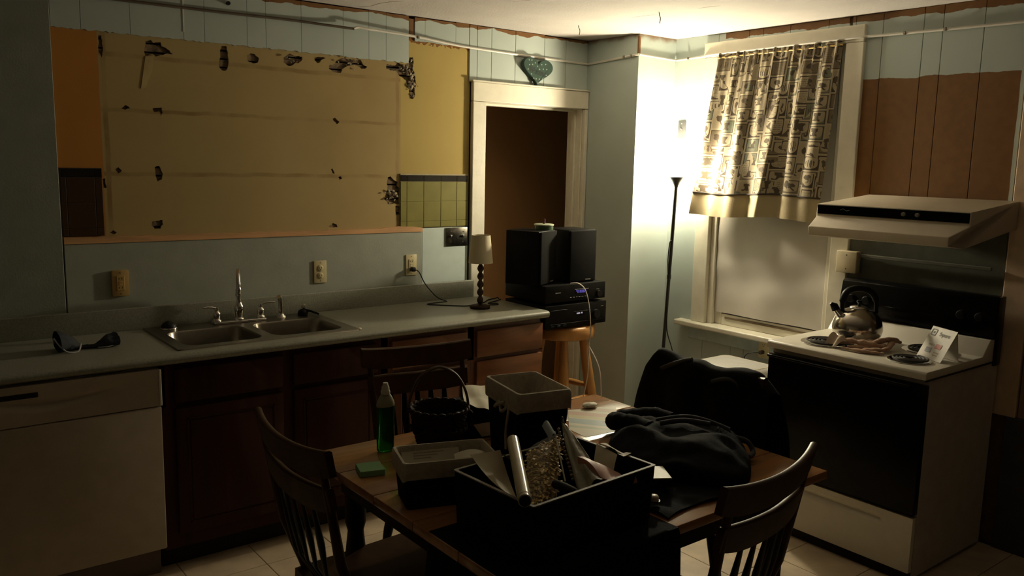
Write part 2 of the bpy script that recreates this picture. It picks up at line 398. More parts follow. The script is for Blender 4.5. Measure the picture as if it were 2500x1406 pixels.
for a, b in ((1.470, 1.579), (1.362, 1.470), (1.328, 1.362)): tiles(xr, a, b, M_otile, 'olive_tile')
xl = [.690, .712, .823, .853]
tiles(xl, 1.592, 1.630, M_btile, 'black_tile')
for a, b in ((1.483, 1.592), (1.374, 1.483), (1.341, 1.374)): tiles(xl, a, b, M_dtile, 'brown_tile')

# chase in the corner
wc = sroot('wall_chase')
obj('core', box(XC+.012, XS+.1, YC+.012, YW+.04, 0, ZC), M_slab, wc)
for a, b in ((XC, XS-.001),):
    obj('panel_board', bx(NB(), a, b+.02, YC, YC+.011, 0, 2.4525), M_pc, wc)
for a, b in ((YC+.012, YW-.001),):
    obj('panel_board', bx(NB(), XC, XC+.011, a-.0005, b+.012, 0, 2.4525), M_pc, wc)
obj('corner_strip', box(XC-.003, XC+.012, YC-.003, YC+.012, 2.33, 2.44, .002, 1), M_brown, wc, label='bare brown corner strip')

# stove wall with the window opening
wr = sroot('wall_right')
bm = NB()
for y0, y1, z0, z1 in ((-1.5, 2.40, 0, ZC), (3.23, 4.2, 0, ZC), (2.40, 3.23, 0, .745), (2.40, 3.23, 2.345, ZC)):
    bx(bm, XS+.012, XS+.12, y0, y1, z0, z1)
obj('backing', bm, M_slab, wr)
def rboard(y0, y1, z0, z1, m=M_pr):
    obj('panel_board', bev(bx(NB(), XS, XS+.011, y0+.0010, y1-.0010, z0, z1), .0015, 1), m, wr)
rboard(3.23, 3.556, 0, 2.4525)
e = [2.415, 2.53, 2.756, 2.928, 3.019, 3.23]
for a, b in zip(e, e[1:]): rboard(a, b, 2.345, 2.4515); rboard(a, b, 0, .74)
e = [1.575, 1.764, 1.946, 2.036, 2.236, 2.38, 2.40]
for a, b in zip(e, e[1:]): rboard(a, b, 0, 2.4515)
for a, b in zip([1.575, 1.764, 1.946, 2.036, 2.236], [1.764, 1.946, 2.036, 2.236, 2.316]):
    obj('hood_shade_sheet', bx(NB(), XS-.003, XS+.0005, a, b, .80, 1.545), mat('hood_shade_paint', (.085, .088, .062), .6, var=.15), wr)  # shade under the hood put into the sheet colour
M_wain = mat('dark_lower_wall', (.05, .05, .05), .6, var=.2)
M_tan = mat('brown_wall_paint', (.26, .16, .08), .6, var=.1)
obj('panel_sheet', box(XS-.004, XS+.012, -1.5, 1.455, .62, 2.44, .002, 1), M_tan, wr)
obj('panel_sheet', box(XS-.012, XS+.012, -1.5, 1.50, 0, .62, .002, 1), M_wain, wr)
obj('casing', box(XS-.018, XS+.012, 1.46, 1.565, .62, 2.12, .004, 2), mat('peach_trim', (.62, .45, .30), .5), wr, label='peach door casing at the right edge')

wl = struct('wall_left', box(-1.7, -1.6, -1.5, 4.15, 0, ZC), mat('left_wall', (.42, .40, .34), .7))
wf = struct('wall_front', box(-2.3, 4.13, -1.6, -1.5, 0, ZC), mat('front_wall', (.10, .09, .08), .7))
wh = struct('wall_hall', box(1.5, 5.6, 4.80, 4.90, 0, ZC), M_hall)
wh2 = struct('wall_hall_side', box(5.5, 5.6, 4.1, 5.05, 0, ZC), M_hall)

# door frame
dr = sroot('door_1')
obj('casing', box(2.797, 2.889, YW-.022, YW+.006, 0, 2.032, .004, 2), M_trim, dr)
obj('casing', box(3.655, 3.682, YW-.022, YW+.006, 0, 2.032, .004, 2), M_trim, dr)
obj('head_casing', box(2.797, 3.682, YW-.022, YW+.006, 2.034, 2.140, .004, 2), M_trim, dr)
obj('head_cap', box(2.789, 3.683, YW-.028, YW+.006, 2.1405, 2.150, .002, 1), M_trim, dr)
obj('jamb', box(2.872, 2.892, YW+.006, YW+.135, 0, 2.052, .002, 1), M_trim, dr)
obj('jamb', box(3.648, 3.668, YW+.006, YW+.135, 0, 2.052, .002, 1), M_trim, dr)
obj('head_jamb', box(2.892, 3.648, YW+.006, YW+.135, 2.032, 2.052, .002, 1), M_trim, dr)
obj('door_stop', box(3.632, 3.648, YW+.05, YW+.085, 0, 2.02, .002, 1), M_trim, dr)
obj('door_stop', box(2.892, 3.648, YW+.05, YW+.085, 2.018, 2.032, .002, 1), M_trim, dr)

# window
wn = sroot('window_1')
obj('casing', box(XS-.02, XS+.012, 3.214, 3.314, .762, 2.322, .004, 2), M_trim, wn)
obj('casing', box(XS-.02, XS+.012, 2.318, 2.416, .762, 2.322, .004, 2), M_trim, wn)
obj('head_casing', box(XS-.022, XS+.012, 2.318, 3.314, 2.3225, 2.405, .004, 2), M_trim, wn)
obj('sill', box(XS-.065, XS+.06, 2.29, 3.41, .730, .7615, .008, 3), M_trim, wn)
obj('apron', box(XS-.016, XS+.012, 2.33, 3.33, .655, .7295, .003, 1), mat('blue_apron', (.40, .48, .47), .5), wn)
for y0, y1 in ((3.2145, 3.232), (2.398, 2.4155)): obj('jamb', box(XS+.012, XS+.13, y0, y1, .762, 2.345, .002, 1), M_trim, wn)
obj('head_jamb', box(XS+.012, XS+.13, 2.416, 3.214, 2.328, 2.345, .002, 1), M_trim, wn)
obj('inner_stop', box(XS+.008, XS+.035, 3.175, 3.2140, .762, 2.328, .003, 1), M_trim, wn)
obj('inner_stop', box(XS+.008, XS+.035, 2.4165, 2.450, .762, 2.328, .003, 1), M_trim, wn)
obj('sash_stile', box(XS+.038, XS+.07, 3.128, 3.2140, .762, 2.328, .003, 1), M_trim, wn)
obj('sash_stile', box(XS+.038, XS+.07, 2.4165, 2.500, .762, 2.328, .003, 1), M_trim, wn)
obj('sash_rail', box(XS+.036, XS+.07, 2.501, 3.127, .762, .830, .003, 1), M_trim, wn)
obj('sash_rail', box(XS+.038, XS+.07, 2.501, 3.127, 1.50, 1.545, .003, 1), M_trim, wn)
obj('sash_rail', box(XS+.038, XS+.07, 2.501, 3.127, 2.27, 2.328, .003, 1), M_trim, wn)
obj('sash_lift_slot', box(XS+.032, XS+.037, 2.53, 3.10, .802, .814, .001, 1), mat('slot_shadow_wood', (.16, .11, .06), .6), wn)
gl, h = blank('night_glass', .05, .5); h.colour((.02, .02, .02)); h.b.inputs['Transmission Weight'].default_value = .9
obj('pane', box(XS+.054, XS+.058, 2.501, 3.127, .831, 2.27), gl, wn)
def film(u, v):
    y = 2.46+.71*u; z = .836+1.46*v
    w = .006*math.sin(9*u+5*v)+.005*noise.noise(V(u*5, v*9, 1))+.004*math.sin(38*v+4*u)*math.exp(-(v-.18)**2/.01)
    return V(XS+.026+w, y, z)
M_film, h = blank('plastic_window_film', .22, .6); h.xyz(); h.colour(h.mix(h.noise(5, 4), (.52, .49, .43), (.62, .59, .52)))
bm = NB(); grid(bm, film, 40, 60)
obj('plastic_sheet', thick(bm, .001), M_film, wn, smooth=60, label='cloudy plastic sheet stretched over the glass')

# surface raceway running round the room
tr = sroot('trim_1')
M_raced = mat('dark_raceway', (.085, .06, .035), .6, var=.3)  # darker colour on the left stretch of the run
def race(pts, r=.006, m=None): return obj('raceway', tube(NB(), smooth_path(pts, 4), r, 6, flat=1.15), m or M_race, tr, smooth=30)
race([(-.6, YW-.022, 2.343), (.3, YW-.020, 2.345), (.946, YW-.010, 2.344), (1.4, YW-.008, 2.346), (1.7, YW-.010, 2.350), (1.90, YW-.020, 2.346), (2.05, YW-.034, 2.342)], m=M_raced)
race([(2.045, YW-.036, 2.343), (2.06, YW-.037, 2.350), (2.075, YW-.036, 2.352), (2.11, YW-.036, 2.350),
      (2.2, YW-.030, 2.349), (2.42, YW-.022, 2.344), (2.62, YW-.012, 2.331), (2.80, YW-.008, 2.323), (3.237, YW-.008, 2.315), (XC-.010, YW-.008, 2.310)])
race([(XC-.008, YW-.010, 2.310), (XC-.008, 3.75, 2.322), (XC-.008, YC-.008, 2.334)])
race([(XC-.006, YC-.008, 2.334), (3.85, YC-.008, 2.330), (XS-.012, YC-.008, 2.327)])
race([(XS-.008, YC-.012, 2.327), (XS-.010, 3.33, 2.333), (XS-.030, 3.2, 2.336), (XS-.030, 2.4, 2.342), (XS-.010, 2.25, 2.343), (XS-.008, 1.6, 2.335), (XS-.012, .6, 2.33)])
for p in ((XS-.014, 1.93, 2.339), (XS-.014, 2.12, 2.341), (XC-.014, 3.66, 2.328), (XC-.014, 3.60, 2.330), (XS-.014, 3.44, 2.331), (2.43, YW-.027, 2.343)):
    obj('raceway_clip', box(p[0]-.006, p[0]+.006, p[1]-.006, p[1]+.006, p[2]-.008, p[2]+.008, .002, 1), M_steel, tr)

# ------------------------------------------------------------------ sink run
M_lamb = M_lam
ct = thing('countertop', 'grey laminate countertop with backsplash along the sink wall', 'countertop', (1.45, 3.67, .914))
def loc(t, bm): bmesh.ops.translate(bm, vec=-t.location, verts=bm.verts[:]); return bm
# slab with the sink cut out (four pieces joined), rounded front edge
SX0, SX1, SY0, SY1 = 1.000, 1.790, 3.440, 3.945
bm = NB()
prof = [(3.955, .876), (3.375, .876), (3.362, .880), (3.354, .888), (3.352, .897), (3.356, .907), (3.366, .913), (3.38, .914), (3.955, .914)]
prism(bm, prof, 'x', .272, SX0)
prism(bm, prof, 'x', SX1, 2.885)
bx(bm, SX0, SX1, SY1, 3.955, .876, .914)
prism(bm, [(SY0, .876)]+prof[1:8]+[(SY0, .914)], 'x', SX0, SX1)
obj('worktop', loc(ct, bm), M_lam, ct, smooth=40)
obj('backsplash', loc(ct, box(.272, 2.815, 3.956, 3.9735, .890, 1.014, .005, 3)), M_lam, ct, smooth=40)

def recess_panel(x0, x1, z0, z1, yf, t, b, m, parent, name, horiz=False):
    """drawer/door front: slab with a routed edge and a raised field"""
    bm = bev(bx(NB(), x0, x1, yf, yf+t, z0, z1), .004, 2)
    if b:
        join(bm, bev(bx(NB(), x0+b, x1-b, yf-.004, yf+.002, z0+b, z1-b), .0035, 2))
        for q in ((x0+b-.012, x1-b+.012, z0+b-.012, z0+b-.006), (x0+b-.012, x1-b+.012, z1-b+.006, z1-b+.012)):
            bx(bm, q[0], q[1], yf-.0025, yf+.001, q[2], q[3])
        for q in ((x0+b-.012, x0+b-.006), (x1-b+.006, x1-b+.012)):
            bx(bm, q[0], q[1], yf-.0025, yf+.001, z0+b-.012, z1-b+.012)
    return obj(name, bm, m, parent, smooth=35)
M_oak_shade = mat('shaded_reddish_oak', (.042, .014, .007), .5, spec=.12, var=.28, scale=22, stretch=(1, 1, .12))  # shaded copy of the oak for fronts the lamp hardly reaches
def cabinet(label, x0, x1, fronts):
    M_oak, M_oakh = (M_oak_shade, M_oak_shade) if x0 < 1.5 else (globals()['M_oak'], globals()['M_oakh'])
    c = thing('base_cabinet', label, 'cabinet', ((x0+x1)/2, 3.68, 0), group=None)
    ox, oy = -(x0+x1)/2, -3.68
    yf = 3.395
    bm = bx(NB(), x0+ox, x1+ox, yf+oy, 3.97+oy, .10, .70)
    bx(bm, x0+ox, x1+ox, yf+oy, yf+.02+oy, .70, .874); bx(bm, x0+ox, x0+.018+ox, yf+oy, 3.97+oy, .70, .874); bx(bm, x1-.018+ox, x1+ox, yf+oy, 3.97+oy, .70, .874)
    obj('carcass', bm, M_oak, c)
    obj('toe_kick', box(x0+ox, x1+ox, yf+.07+oy, yf+.09+oy, 0, .10), M_dark, c)
    for kind, a, b, z0, z1 in fronts:
        recess_panel(a+ox, b+ox, z0, z1, yf-.02+oy, .02, .055 if kind == 'door' else 0, M_oak if kind == 'door' else M_oakh, c, kind)
    return c
cabinet('shaded reddish oak sink cabinet with two doors, right of the dishwasher', .900, 1.905,
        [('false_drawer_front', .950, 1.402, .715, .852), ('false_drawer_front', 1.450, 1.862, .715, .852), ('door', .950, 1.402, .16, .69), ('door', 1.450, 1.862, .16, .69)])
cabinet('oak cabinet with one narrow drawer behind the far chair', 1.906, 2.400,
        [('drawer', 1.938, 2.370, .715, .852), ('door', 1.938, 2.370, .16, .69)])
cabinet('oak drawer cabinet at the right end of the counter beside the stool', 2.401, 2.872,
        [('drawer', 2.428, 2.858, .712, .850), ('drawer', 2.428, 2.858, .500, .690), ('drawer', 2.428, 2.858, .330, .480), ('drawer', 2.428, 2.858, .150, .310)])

dw = thing('dishwasher', 'white dishwasher under the left end of the counter', 'dishwasher', (.595, 3.66, 0))
ox, oy = -.595, -3.66
obj('side_panel', box(.272+ox, .290+ox, 3.40+oy, 3.94+oy, 0, .875), M_oak_shade, dw)
obj('body', box(.305+ox, .885+ox, 3.40+oy, 3.94+oy, .11, .868), M_white, dw)
M_dw = mat('off_white_dishwasher', (.37, .31, .235), .4, var=.06)
obj('door', box(.298+ox, .892+ox, 3.352+oy, 3.398+oy, .128, .718, .006, 3), M_dw, dw, smooth=40)
bm = NB()                                                # control panel with a curved pocket handle along its top
def ctrl(u, v):
    x = .298+.594*u; z = .722+.146*v; c = .5+.5*math.cos(math.pi*max(-1, min(1, (u-.38)/.55)))
    lip = math.exp(-((v-(.72-.25*c*(1 if abs(u-.38) < .55 else 0)))/.10)**2)
    return V(x+ox, 3.352+oy+.016*lip*c, z)
grid(bm, ctrl, 40, 24)
obj('control_panel', thick(bm, .03), M_dw, dw, smooth=60)
obj('latch_recess', box(.30+ox, .47+ox, 3.350+oy, 3.356+oy, .822, .842, .003, 2), M_blackpl, dw)
obj('side_edge', box(.885+ox, .894+ox, 3.349+oy, 3.40+oy, .722, .868, .002, 1), M_white, dw)
obj('toe_panel', box(.302+ox, .882+ox, 3.42+oy, 3.44+oy, .0, .122), mat('brown_toe_panel', (.13, .10, .08), .6), dw)

# sink
sk = thing('sink', 'double bowl stainless steel sink set into the countertop', 'sink', (1.395, 3.69, .914))
def rrect(x0, x1, y0, y1, r, n=5):
    out = []
    for cx, cy, a in ((x1-r, y1-r, 0), (x0+r, y1-r, 90), (x0+r, y0+r, 180), (x1-r, y0+r, 270)):
        for k in range(n+1):
            t = R(a+90*k/n); out.append((cx+r*math.cos(t), cy+r*math.sin(t)))
    return out
bowls = [(1.035, 1.372, 3.485, 3.812), (1.418, 1.755, 3.485, 3.812)]
outer = rrect(.985, 1.803, 3.428, 3.952, .02)
def rim_height(): return .9165
lp = [outer]+[rrect(*b, .06) for b in bowls]
flat = [p for l in lp for p in l]
tris = geometry.tessellate_polygon([[V(p[0], p[1], 0) for p in l] for l in lp])
bm = NB(); vs = [bm.verts.new((p[0]-1.395, p[1]-3.69, .0035)) for p in flat]
for t in tris: bm.faces.new([vs[i] for i in t])
n0 = len(outer); low = [bm.verts.new((p[0]-1.395, p[1]-3.69, .0002)) for p in rrect(.983, 1.805, 3.426, 3.954, .021)]
for i in range(n0): bm.faces.new((vs[i], vs[(i+1) % n0], low[(i+1) % n0], low[i]))
obj('rim', bm, M_steel, sk, smooth=50)
for b in bowls:
    bm = NB(); prev = None
    for inset, z, rr in ((0, .0035, .06), (.004, -.004, .058), (.012, -.10, .06), (.022, -.15, .06), (.05, -.165, .05), (.12, -.168, .03)):
        ring = [bm.verts.new((p[0]-1.395, p[1]-3.69, z)) for p in rrect(b[0]+inset, b[1]-inset, b[2]+inset, b[3]-inset, rr)]
        if prev:
            for i in range(len(ring)): bm.faces.new((prev[i], prev[(i+1) % len(ring)], ring[(i+1) % len(ring)], ring[i]))
        prev = ring
    bm.faces.new(prev)
    o = obj('bowl', bm, M_steel, sk, smooth=50)
    obj('drain', lathe(NB(), [(0, -.1662), (.025, -.1662), (.04, -.1650), (.043, -.1672)], 20, ((b[0]+b[1])/2-1.395, (b[2]+b[3])/2-3.69, 0)), M_chrome, o, smooth=40)
for s in (0, 1):
    obj('edge_strip', bev(bx(NB(), -.40, .402, -.262, -.252, .0035, .006), .001, 1) if s else bev(bx(NB(), -.412, -.402, -.26, .26, .0035, .0065), .001, 1), M_steel, sk)

# faucet
fc = thing('faucet', 'chrome two handle kitchen faucet with tall arched spout behind the sink', 'faucet', (1.40, 3.885, .9175))
o3 = V(1.40, 3.885, .9175)
obj('base_plate', bev(bx(NB(), -.125, .125, -.024, .024, 0, .012), .005, 3), M_chrome, fc, smooth=50)
bm = lathe(NB(), [(0, .012), (.024, .012), (.024, .018), (.017, .024), (.019, .045), (.023, .062), (.021, .078), (.014, .09), (.012, .10), (.0115, .11), (0, .11)], 20)
obj('spout_body', bm, M_chrome, fc, smooth=50)
path = smooth_path([(0, 0, .10), (0, 0, .150), (-.001, -.003, .200), (-.010, -.028, .240), (-.027, -.075, .258), (-.044, -.122, .240), (-.052, -.144, .200), (-.053, -.148, .165)], 6)
rad = [.0095]*(len(path)-8)+[.0105]*4+[.0135]*4
obj('spout', tube(NB(), path, rad, 12), M_chrome, fc, smooth=60)
obj('spout_collar', lathe(NB(), [(0, .125), (.015, .125), (.016, .131), (.015, .138), (0, .138)], 16), M_chrome, fc, smooth=50)
for s in (-1, 1):
    hb = lathe(NB(), [(0, .012), (.022, .012), (.021, .018), (.014, .026), (.018, .042), (.017, .052), (.009, .062), (.011, .070), (.009, .078), (0, .082)], 18, (s*.105, 0, 0))
    q = obj('handle', hb, M_chrome, fc, smooth=50)
    obj('lever', tube(NB(), [(s*.105, 0, .074), (s*.13, -.004, .082), (s*.155, -.008, .084), (s*.172, -.01, .083)], [.006, .0055, .006, .004], 8), M_chrome, q, smooth=60)
sp = thing('side_sprayer', 'chrome side sprayer standing right of the faucet handles', 'sprayer', (1.612, 3.895, .9175))
obj('base', lathe(NB(), [(0, 0), (.025, 0), (.023, .006), (.014, .014), (.012, .022), (0, .022)], 18), M_chrome, sp, smooth=50)
obj('wand', tube(NB(), [(0, 0, .02), (0, 0, .05), (-.002, -.002, .08), (-.008, -.006, .098), (-.016, -.012, .105)], [.010, .012, .012, .013, .011], 12), M_chrome, sp, smooth=60)
st = thing('drain_stopper', 'black rubber drain stopper with chrome rim left of the faucet', 'stopper', (1.075, 3.875, .9175))
obj('rim', lathe(NB(), [(0, 0), (.036, 0), (.038, .006), (.036, .010), (0, .010)], 24), M_chrome, st, smooth=50)
obj('dome', lathe(NB(), [(.034, .010), (.033, .018), (.026, .028), (.014, .036), (0, .040)], 24), M_blackpl, st, smooth=60)
db = thing('dish_brush', 'dark dish brush with clear faceted knob behind the right bowl', 'brush', (1.730, 3.905, .9175), R(-20))
obj('bristle_head', lathe(NB(), [(0, 0), (.024, 0), (.026, .012), (.022, .022), (.010, .03), (0, .032)], 16), M_blackpl, db, smooth=50)
obj('handle', tube(NB(), [(.005, 0, .026), (.04, -.02, .020), (.075, -.038, .008)], [.007, .006, .005], 8), M_blackpl, db, smooth=50)
bm = NB(); bmesh.ops.create_icosphere(bm, subdivisions=1, radius=.014, matrix=Matrix.Translation((.004, 0, .044)))
obj('knob', bm, M_chrome, db, label='bright faceted knob')
br_ = thing('caulk_blob', 'small white blob at the front right corner of the sink', 'blob', (1.80, 3.44, .9165))
obj('blob', lathe(NB(), [(.012, 0), (.010, .004), (.005, .007), (0, .008)], 12), M_paper, br_, smooth=60)

# rag on the counter
def rag_fn(u, v):
    a = u*2*math.pi; x = -.11+.22*v
    r = .024+.020*math.cos(2*math.pi*(v-.03))*(1.15-.55*v)+.010*noise.noise(V(u*3, v*5, 0))
    tw = 3*v
    return V(x, r*1.35*math.cos(a+tw)+.012*math.sin(6*v), max(.0, r*.8+r*.8*math.sin(a+tw))+.004*noise.noise(V(math.cos(a)*3, math.sin(a)*3, v*9)))
bm = NB(); g = grid(bm, rag_fn, 28, 22, wrap=True)
rg = thing('dish_rag', 'dark navy dish rag with white hem on the counter left of the sink', 'rag', (.70, 3.67, .9145), R(6))
obj('cloth', bm, mat('blue_black_cloth', (.022, .024, .030), .85, var=.4, scale=60), rg, smooth=70)
M_hem = mat('white_hem', (.45, .44, .46), .8)
obj('hem', tube(NB(), smooth_path([(-.112, .035, .03), (-.122, -.002, .055), (-.116, -.04, .035), (-.09, -.055, .006), (-.05, -.05, .003), (-.035, -.035, .03)], 5), .0032, 6), M_hem, rg, smooth=60)
obj('hem', tube(NB(), smooth_path([(.03, -.03, .004), (.07, -.042, .006), (.10, -.035, .012), (.113, -.01, .02)], 5), .0028, 6), M_hem, rg, smooth=60)

# ------------------------------------------------------------------ wall plates
def outlet(loc, label, style, plug=False, thickp=.006, face='y', m=M_almond):
    """local frame: plate in x-z, proud towards -y"""
    t = thing('wall_outlet', label, 'outlet', loc, 0 if face == 'y' else R(-90), 'electrical outlets on the walls')
    obj('plate', bev(bx(NB(), -.035, .035, -thickp, 0, -.0575, .0575), .0022, 2), m, t, smooth=40)
    if style == 'duplex':
        for s in (-1, 1):
            q = obj('receptacle', lathe(NB(), [(0, 0), (.0165, 0), (.0165, .0022), (.0155, .003), (0, .003)], 24, M=Matrix.Translation((0, -thickp, s*.0195)) @ Matrix.Rotation(R(90), 4, 'X')), m, t, smooth=40)
            for dx in (-.006, .006): obj('slot', bx(NB(), dx-.0012, dx+.0012, -thickp-.0034, -thickp-.002, s*.0195-.002, s*.0195+.006), M_almondd, q)
            obj('ground_hole', lathe(NB(), [(0, 0), (.003, 0), (.003, .001), (0, .001)], 10, M=Matrix.Translation((0, -thickp-.0025, s*.0195-.008)) @ Matrix.Rotation(R(90), 4, 'X')), M_almondd, q)
    else:
        q = obj('receptacle', bev(bx(NB(), -.0165, .0165, -thickp-.003, -thickp+.001, -.0335, .0335), .0015, 1), m, t)
        for s in (-1, 1):
            for dx in (-.006, .006): obj('slot', bx(NB(), dx-.0012, dx+.0012, -thickp-.0036, -thickp-.002, s*.02-.003, s*.02+.005), M_almondd, q)
        for zz in (-.005, .005): obj('test_button', bev(bx(NB(), -.007, .007, -thickp-.0045, -thickp-.002, zz-.003, zz+.003), .0006, 1), m, q)
    for zz in (-.047, .047): obj('screw', lathe(NB(), [(0, 0), (.003, 0), (.002, .0012), (0, .0014)], 10, M=Matrix.Translation((0, -thickp, zz)) @ Matrix.Rotation(R(90), 4, 'X')), M_steel, t)
    return t
M_oldalm = mat('yellowed_plastic', (.42, .27, .09), .45, var=.1)
ow = outlet((.903, YW-.006, 1.128), 'yellowed rectangular outlet on the wall left of the faucet', 'gfci', thickp=.014, m=M_oldalm)
outlet((1.860, YW-.004, 1.118), 'almond duplex outlet with two sockets above the sink backsplash', 'duplex', thickp=.008)
outlet((2.402, YW-.004, 1.122), 'almond outlet with a black plug in it, right end of the wall', 'gfci')
outlet((XS-.017, 2.775, .688), 'pale outlet low under the window beside the stove', 'duplex', face='x')

pc = thing('plug_cord', 'black cord from the wall outlet looping on the countertop past the lamp', 'cord', (2.402, YW-.015, 1.10))
o = V(2.402, YW-.015, 1.10)
obj('plug', bev(bx(NB(), -.012, .012, -.028, .001, -.012, .012), .005, 3), M_cord, pc, smooth=50)
obj('cable', tube(NB(), smooth_path([V(*p)-o for p in ((2.404, 3.945, 1.10), (2.425, 3.93, 1.085), (2.46, 3.925, 1.02), (2.52, 3.90, .945), (2.575, 3.885, .918), (2.555, 3.875, .9175), (2.47, 3.87, .9175), (2.43, 3.85, .9175), (2.48, 3.79, .9175), (2.56, 3.715, .9175), (2.60, 3.70, .9175), (2.66, 3.72, .9175), (2.74, 3.75, .9175), (2.80, 3.80, .9175), (2.86, 3.82, .9175), (2.905, 3.83, .90), (2.91, 3.84, .70), (2.91, 3.86, .3))], 6), .0032, 6), M_cord, pc, smooth=60)

gp = thing('switch_plate', 'square chrome double switch plate beside the door casing', 'switch', (2.704, YW-.002, 1.267))
obj('plate', bev(bx(NB(), -.076, .076, -.006, 0, -.053, .053), .003, 2), mat('tarnished_chrome', (.20, .19, .16), .25, metal=1, var=.5, scale=25), gp, smooth=40)
for x in (-.038, .045):
    obj('toggle', tube(NB(), [(x, -.004, .0), (x-.004, -.018, .010)], [.006, .004], 10), M_chrome, gp, smooth=50)
obj('socket_hole', lathe(NB(), [(0, 0), (.008, 0), (.008, .0015), (0, .0015)], 14, M=Matrix.Translation((.004, -.006, -.004)) @ Matrix.Rotation(R(90), 4, 'X')), M_blackpl, gp)
for x in (-.038, .045):
    for z in (-.03, .03): obj('screw', lathe(NB(), [(0, 0), (.004, 0), (.003, .0015), (0, .002)], 10, M=Matrix.Translation((x, -.006, z)) @ Matrix.Rotation(R(90), 4, 'X')), M_chrome, gp)

lp_ = thing('light_switch', 'narrow grey metal switch plate on the bright wall above the floor lamp', 'switch', (XS-.001, 3.470, 1.914), R(-90))
obj('plate', bev(bx(NB(), -.029, .029, -.006, 0, -.0535, .0535), .002, 2), mat('grey_metal_plate', (.035, .034, .033), .6), lp_, smooth=40)
obj('toggle', tube(NB(), [(0, -.005, 0), (0, -.018, .008)], [.005, .0035], 8), mat('pinkish_toggle', (.05, .04, .038), .5), lp_)
for z in (-.035, .035): obj('screw', lathe(NB(), [(0, 0), (.0045, 0), (.003, .0018), (0, .002)], 10, M=Matrix.Translation((0, -.006, z)) @ Matrix.Rotation(R(90), 4, 'X')), M_chrome, lp_)

jb = thing('junction_box', 'beige surface mounted electrical box between the window and the hood', 'box', (XS-.019, 2.297, 1.232))
obj('cover', bev(bx(NB(), -.042, 0, -.055, .055, -.055, .055), .004, 3), mat('beige_box', (.50, .43, .28), .5), jb, smooth=40)
obj('conduit', bev(bx(NB(), -.014, 0, -.68, -.0552, .028, .044), .002, 1), mat('painted_conduit', (.13, .13, .10), .5), jb)
for z in (-.035, .035): obj('screw', lathe(NB(), [(0, 0), (.004, 0), (.003, .0015), (0, .002)], 10, M=Matrix.Translation((-.042, 0, z)) @ Matrix.Rotation(R(-90), 4, 'Y')), M_steel, jb)

oc = thing('hanging_cord', 'thin dark cord with plug hanging from the low outlet by the stove', 'cord', (XS-.028, 2.775, .668))
obj('plug', bev(bx(NB(), -.03, .004, -.010, .010, -.010, .010), .004, 2), mat('brown_plug', (.05, .03, .02), .5), oc, smooth=40)
obj('cable', tube(NB(), smooth_path([(-.028, 0, 0), (-.05, .03, -.002), (-.055, .075, -.025), (-.05, .085, -.08), (-.045, .085, -.3), (-.04, .07, -.63)], 5), .003, 6), M_cord, oc, smooth=60)

# ------------------------------------------------------------------ heart sign over the door
hs = thing('heart_sign', 'dusty green heart sign with pale dots standing on the door casing', 'sign', (3.244, YW-.030, 2.1505))
def heart(s, n=48):
    out = []
    for k in range(n):
        t = 2*math.pi*k/n
        out.append((s*16*math.sin(t)**3, s*(13*math.cos(t)-5*math.cos(2*t)-2*math.cos(3*t)-math.cos(4*t))))
    return out
hp = [(x*1.02, (z+17*.0069)*.77) for x, z in heart(.0069)]
Mh = Matrix.Rotation(R(4), 4, 'Y')
bm = prism(NB(), hp, 'y', -.012, .018); bev(bm, .002, 1); bmesh.ops.transform(bm, matrix=Mh, verts=bm.verts[:])
M_heart = mat('dusty_green_paint', (.038, .066, .05), .75, spec=.15, var=.12, scale=20)
obj('board', bm, M_heart, hs, smooth=40)
M_dot = mat('pale_dots', (.26, .30, .24), .7); M_dgreen = mat('dark_green_lettering', (.008, .018, .011), .7)
dots = [(-.075, .135), (-.055, .137), (-.028, .125), (-.07, .108), (-.047, .113), (-.078, .082), (-.05, .058), (-.030, .036), (-.012, .035), (.012, .036), (.004, .012), (.038, .040), (.062, .068), (.064, .100), (.052, .128), (.022, .122), (-.008, .108), (.008, .093), (.036, .098)]
for i, (a, b) in enumerate(dots):
    bm = lathe(NB(), [(0, 0), (.0042, 0), (.0042, .0006), (0, .0006)], 8, M=Mh @ Matrix.Translation((a, -.012, b)) @ Matrix.Rotation(R(90), 4, 'X'))
    obj('dot', bm, M_dot, hs)
obj('lettering', text_bm('Welcome', .048, Mh @ frame_m((-.002, -.0124, .076), (1, 0, -.12), (0, 0, 1)), shear=.25, sx=.72, off=.0022), M_dgreen, hs)

# ------------------------------------------------------------------ curtain
M_cur, h = blank('printed_curtain', .85, .2); u, v, w = h.xyz('UV'); uvv = h.vec
CU, CV = .142, .078
def cells(u, v, CU, CV):
    U = h.m('DIVIDE', u, CU); cu = h.m('FLOOR', U)
    wn_ = h.n('ShaderNodeTexWhiteNoise'); wn_.noise_dimensions = '1D'; h.put(wn_.inputs['W'], cu)
    Vv = h.add(h.m('DIVIDE', v, CV), wn_.outputs[0]); cv = h.m('FLOOR', Vv)
    cb = h.n('ShaderNodeCombineXYZ'); h.put(cb.inputs[0], cu); h.put(cb.inputs[1], cv)
    w2 = h.n('ShaderNodeTexWhiteNoise'); w2.noise_dimensions = '2D'; h.t.links.new(cb.outputs[0], w2.inputs['Vector'])
    sp = h.n('ShaderNodeSeparateColor'); h.t.links.new(w2.outputs['Color'], sp.inputs[0])
    return h.sub(h.m('FRACT', U), .5), h.sub(h.m('FRACT', Vv), .5), sp.outputs[0], sp.outputs[1], sp.outputs[2]
a, b, r1, r2_, r3 = cells(u, v, CU, CV)
a2, b2, q1, q2, q3 = cells(h.add(u, .031), v, CU*.62, CV*1.35)
pick = h.gt(h.noise(7, 1, uvv), .52)
def sel(p, q): return h.add(h.mul(q, pick), h.mul(p, h.sub(1.0, pick)))
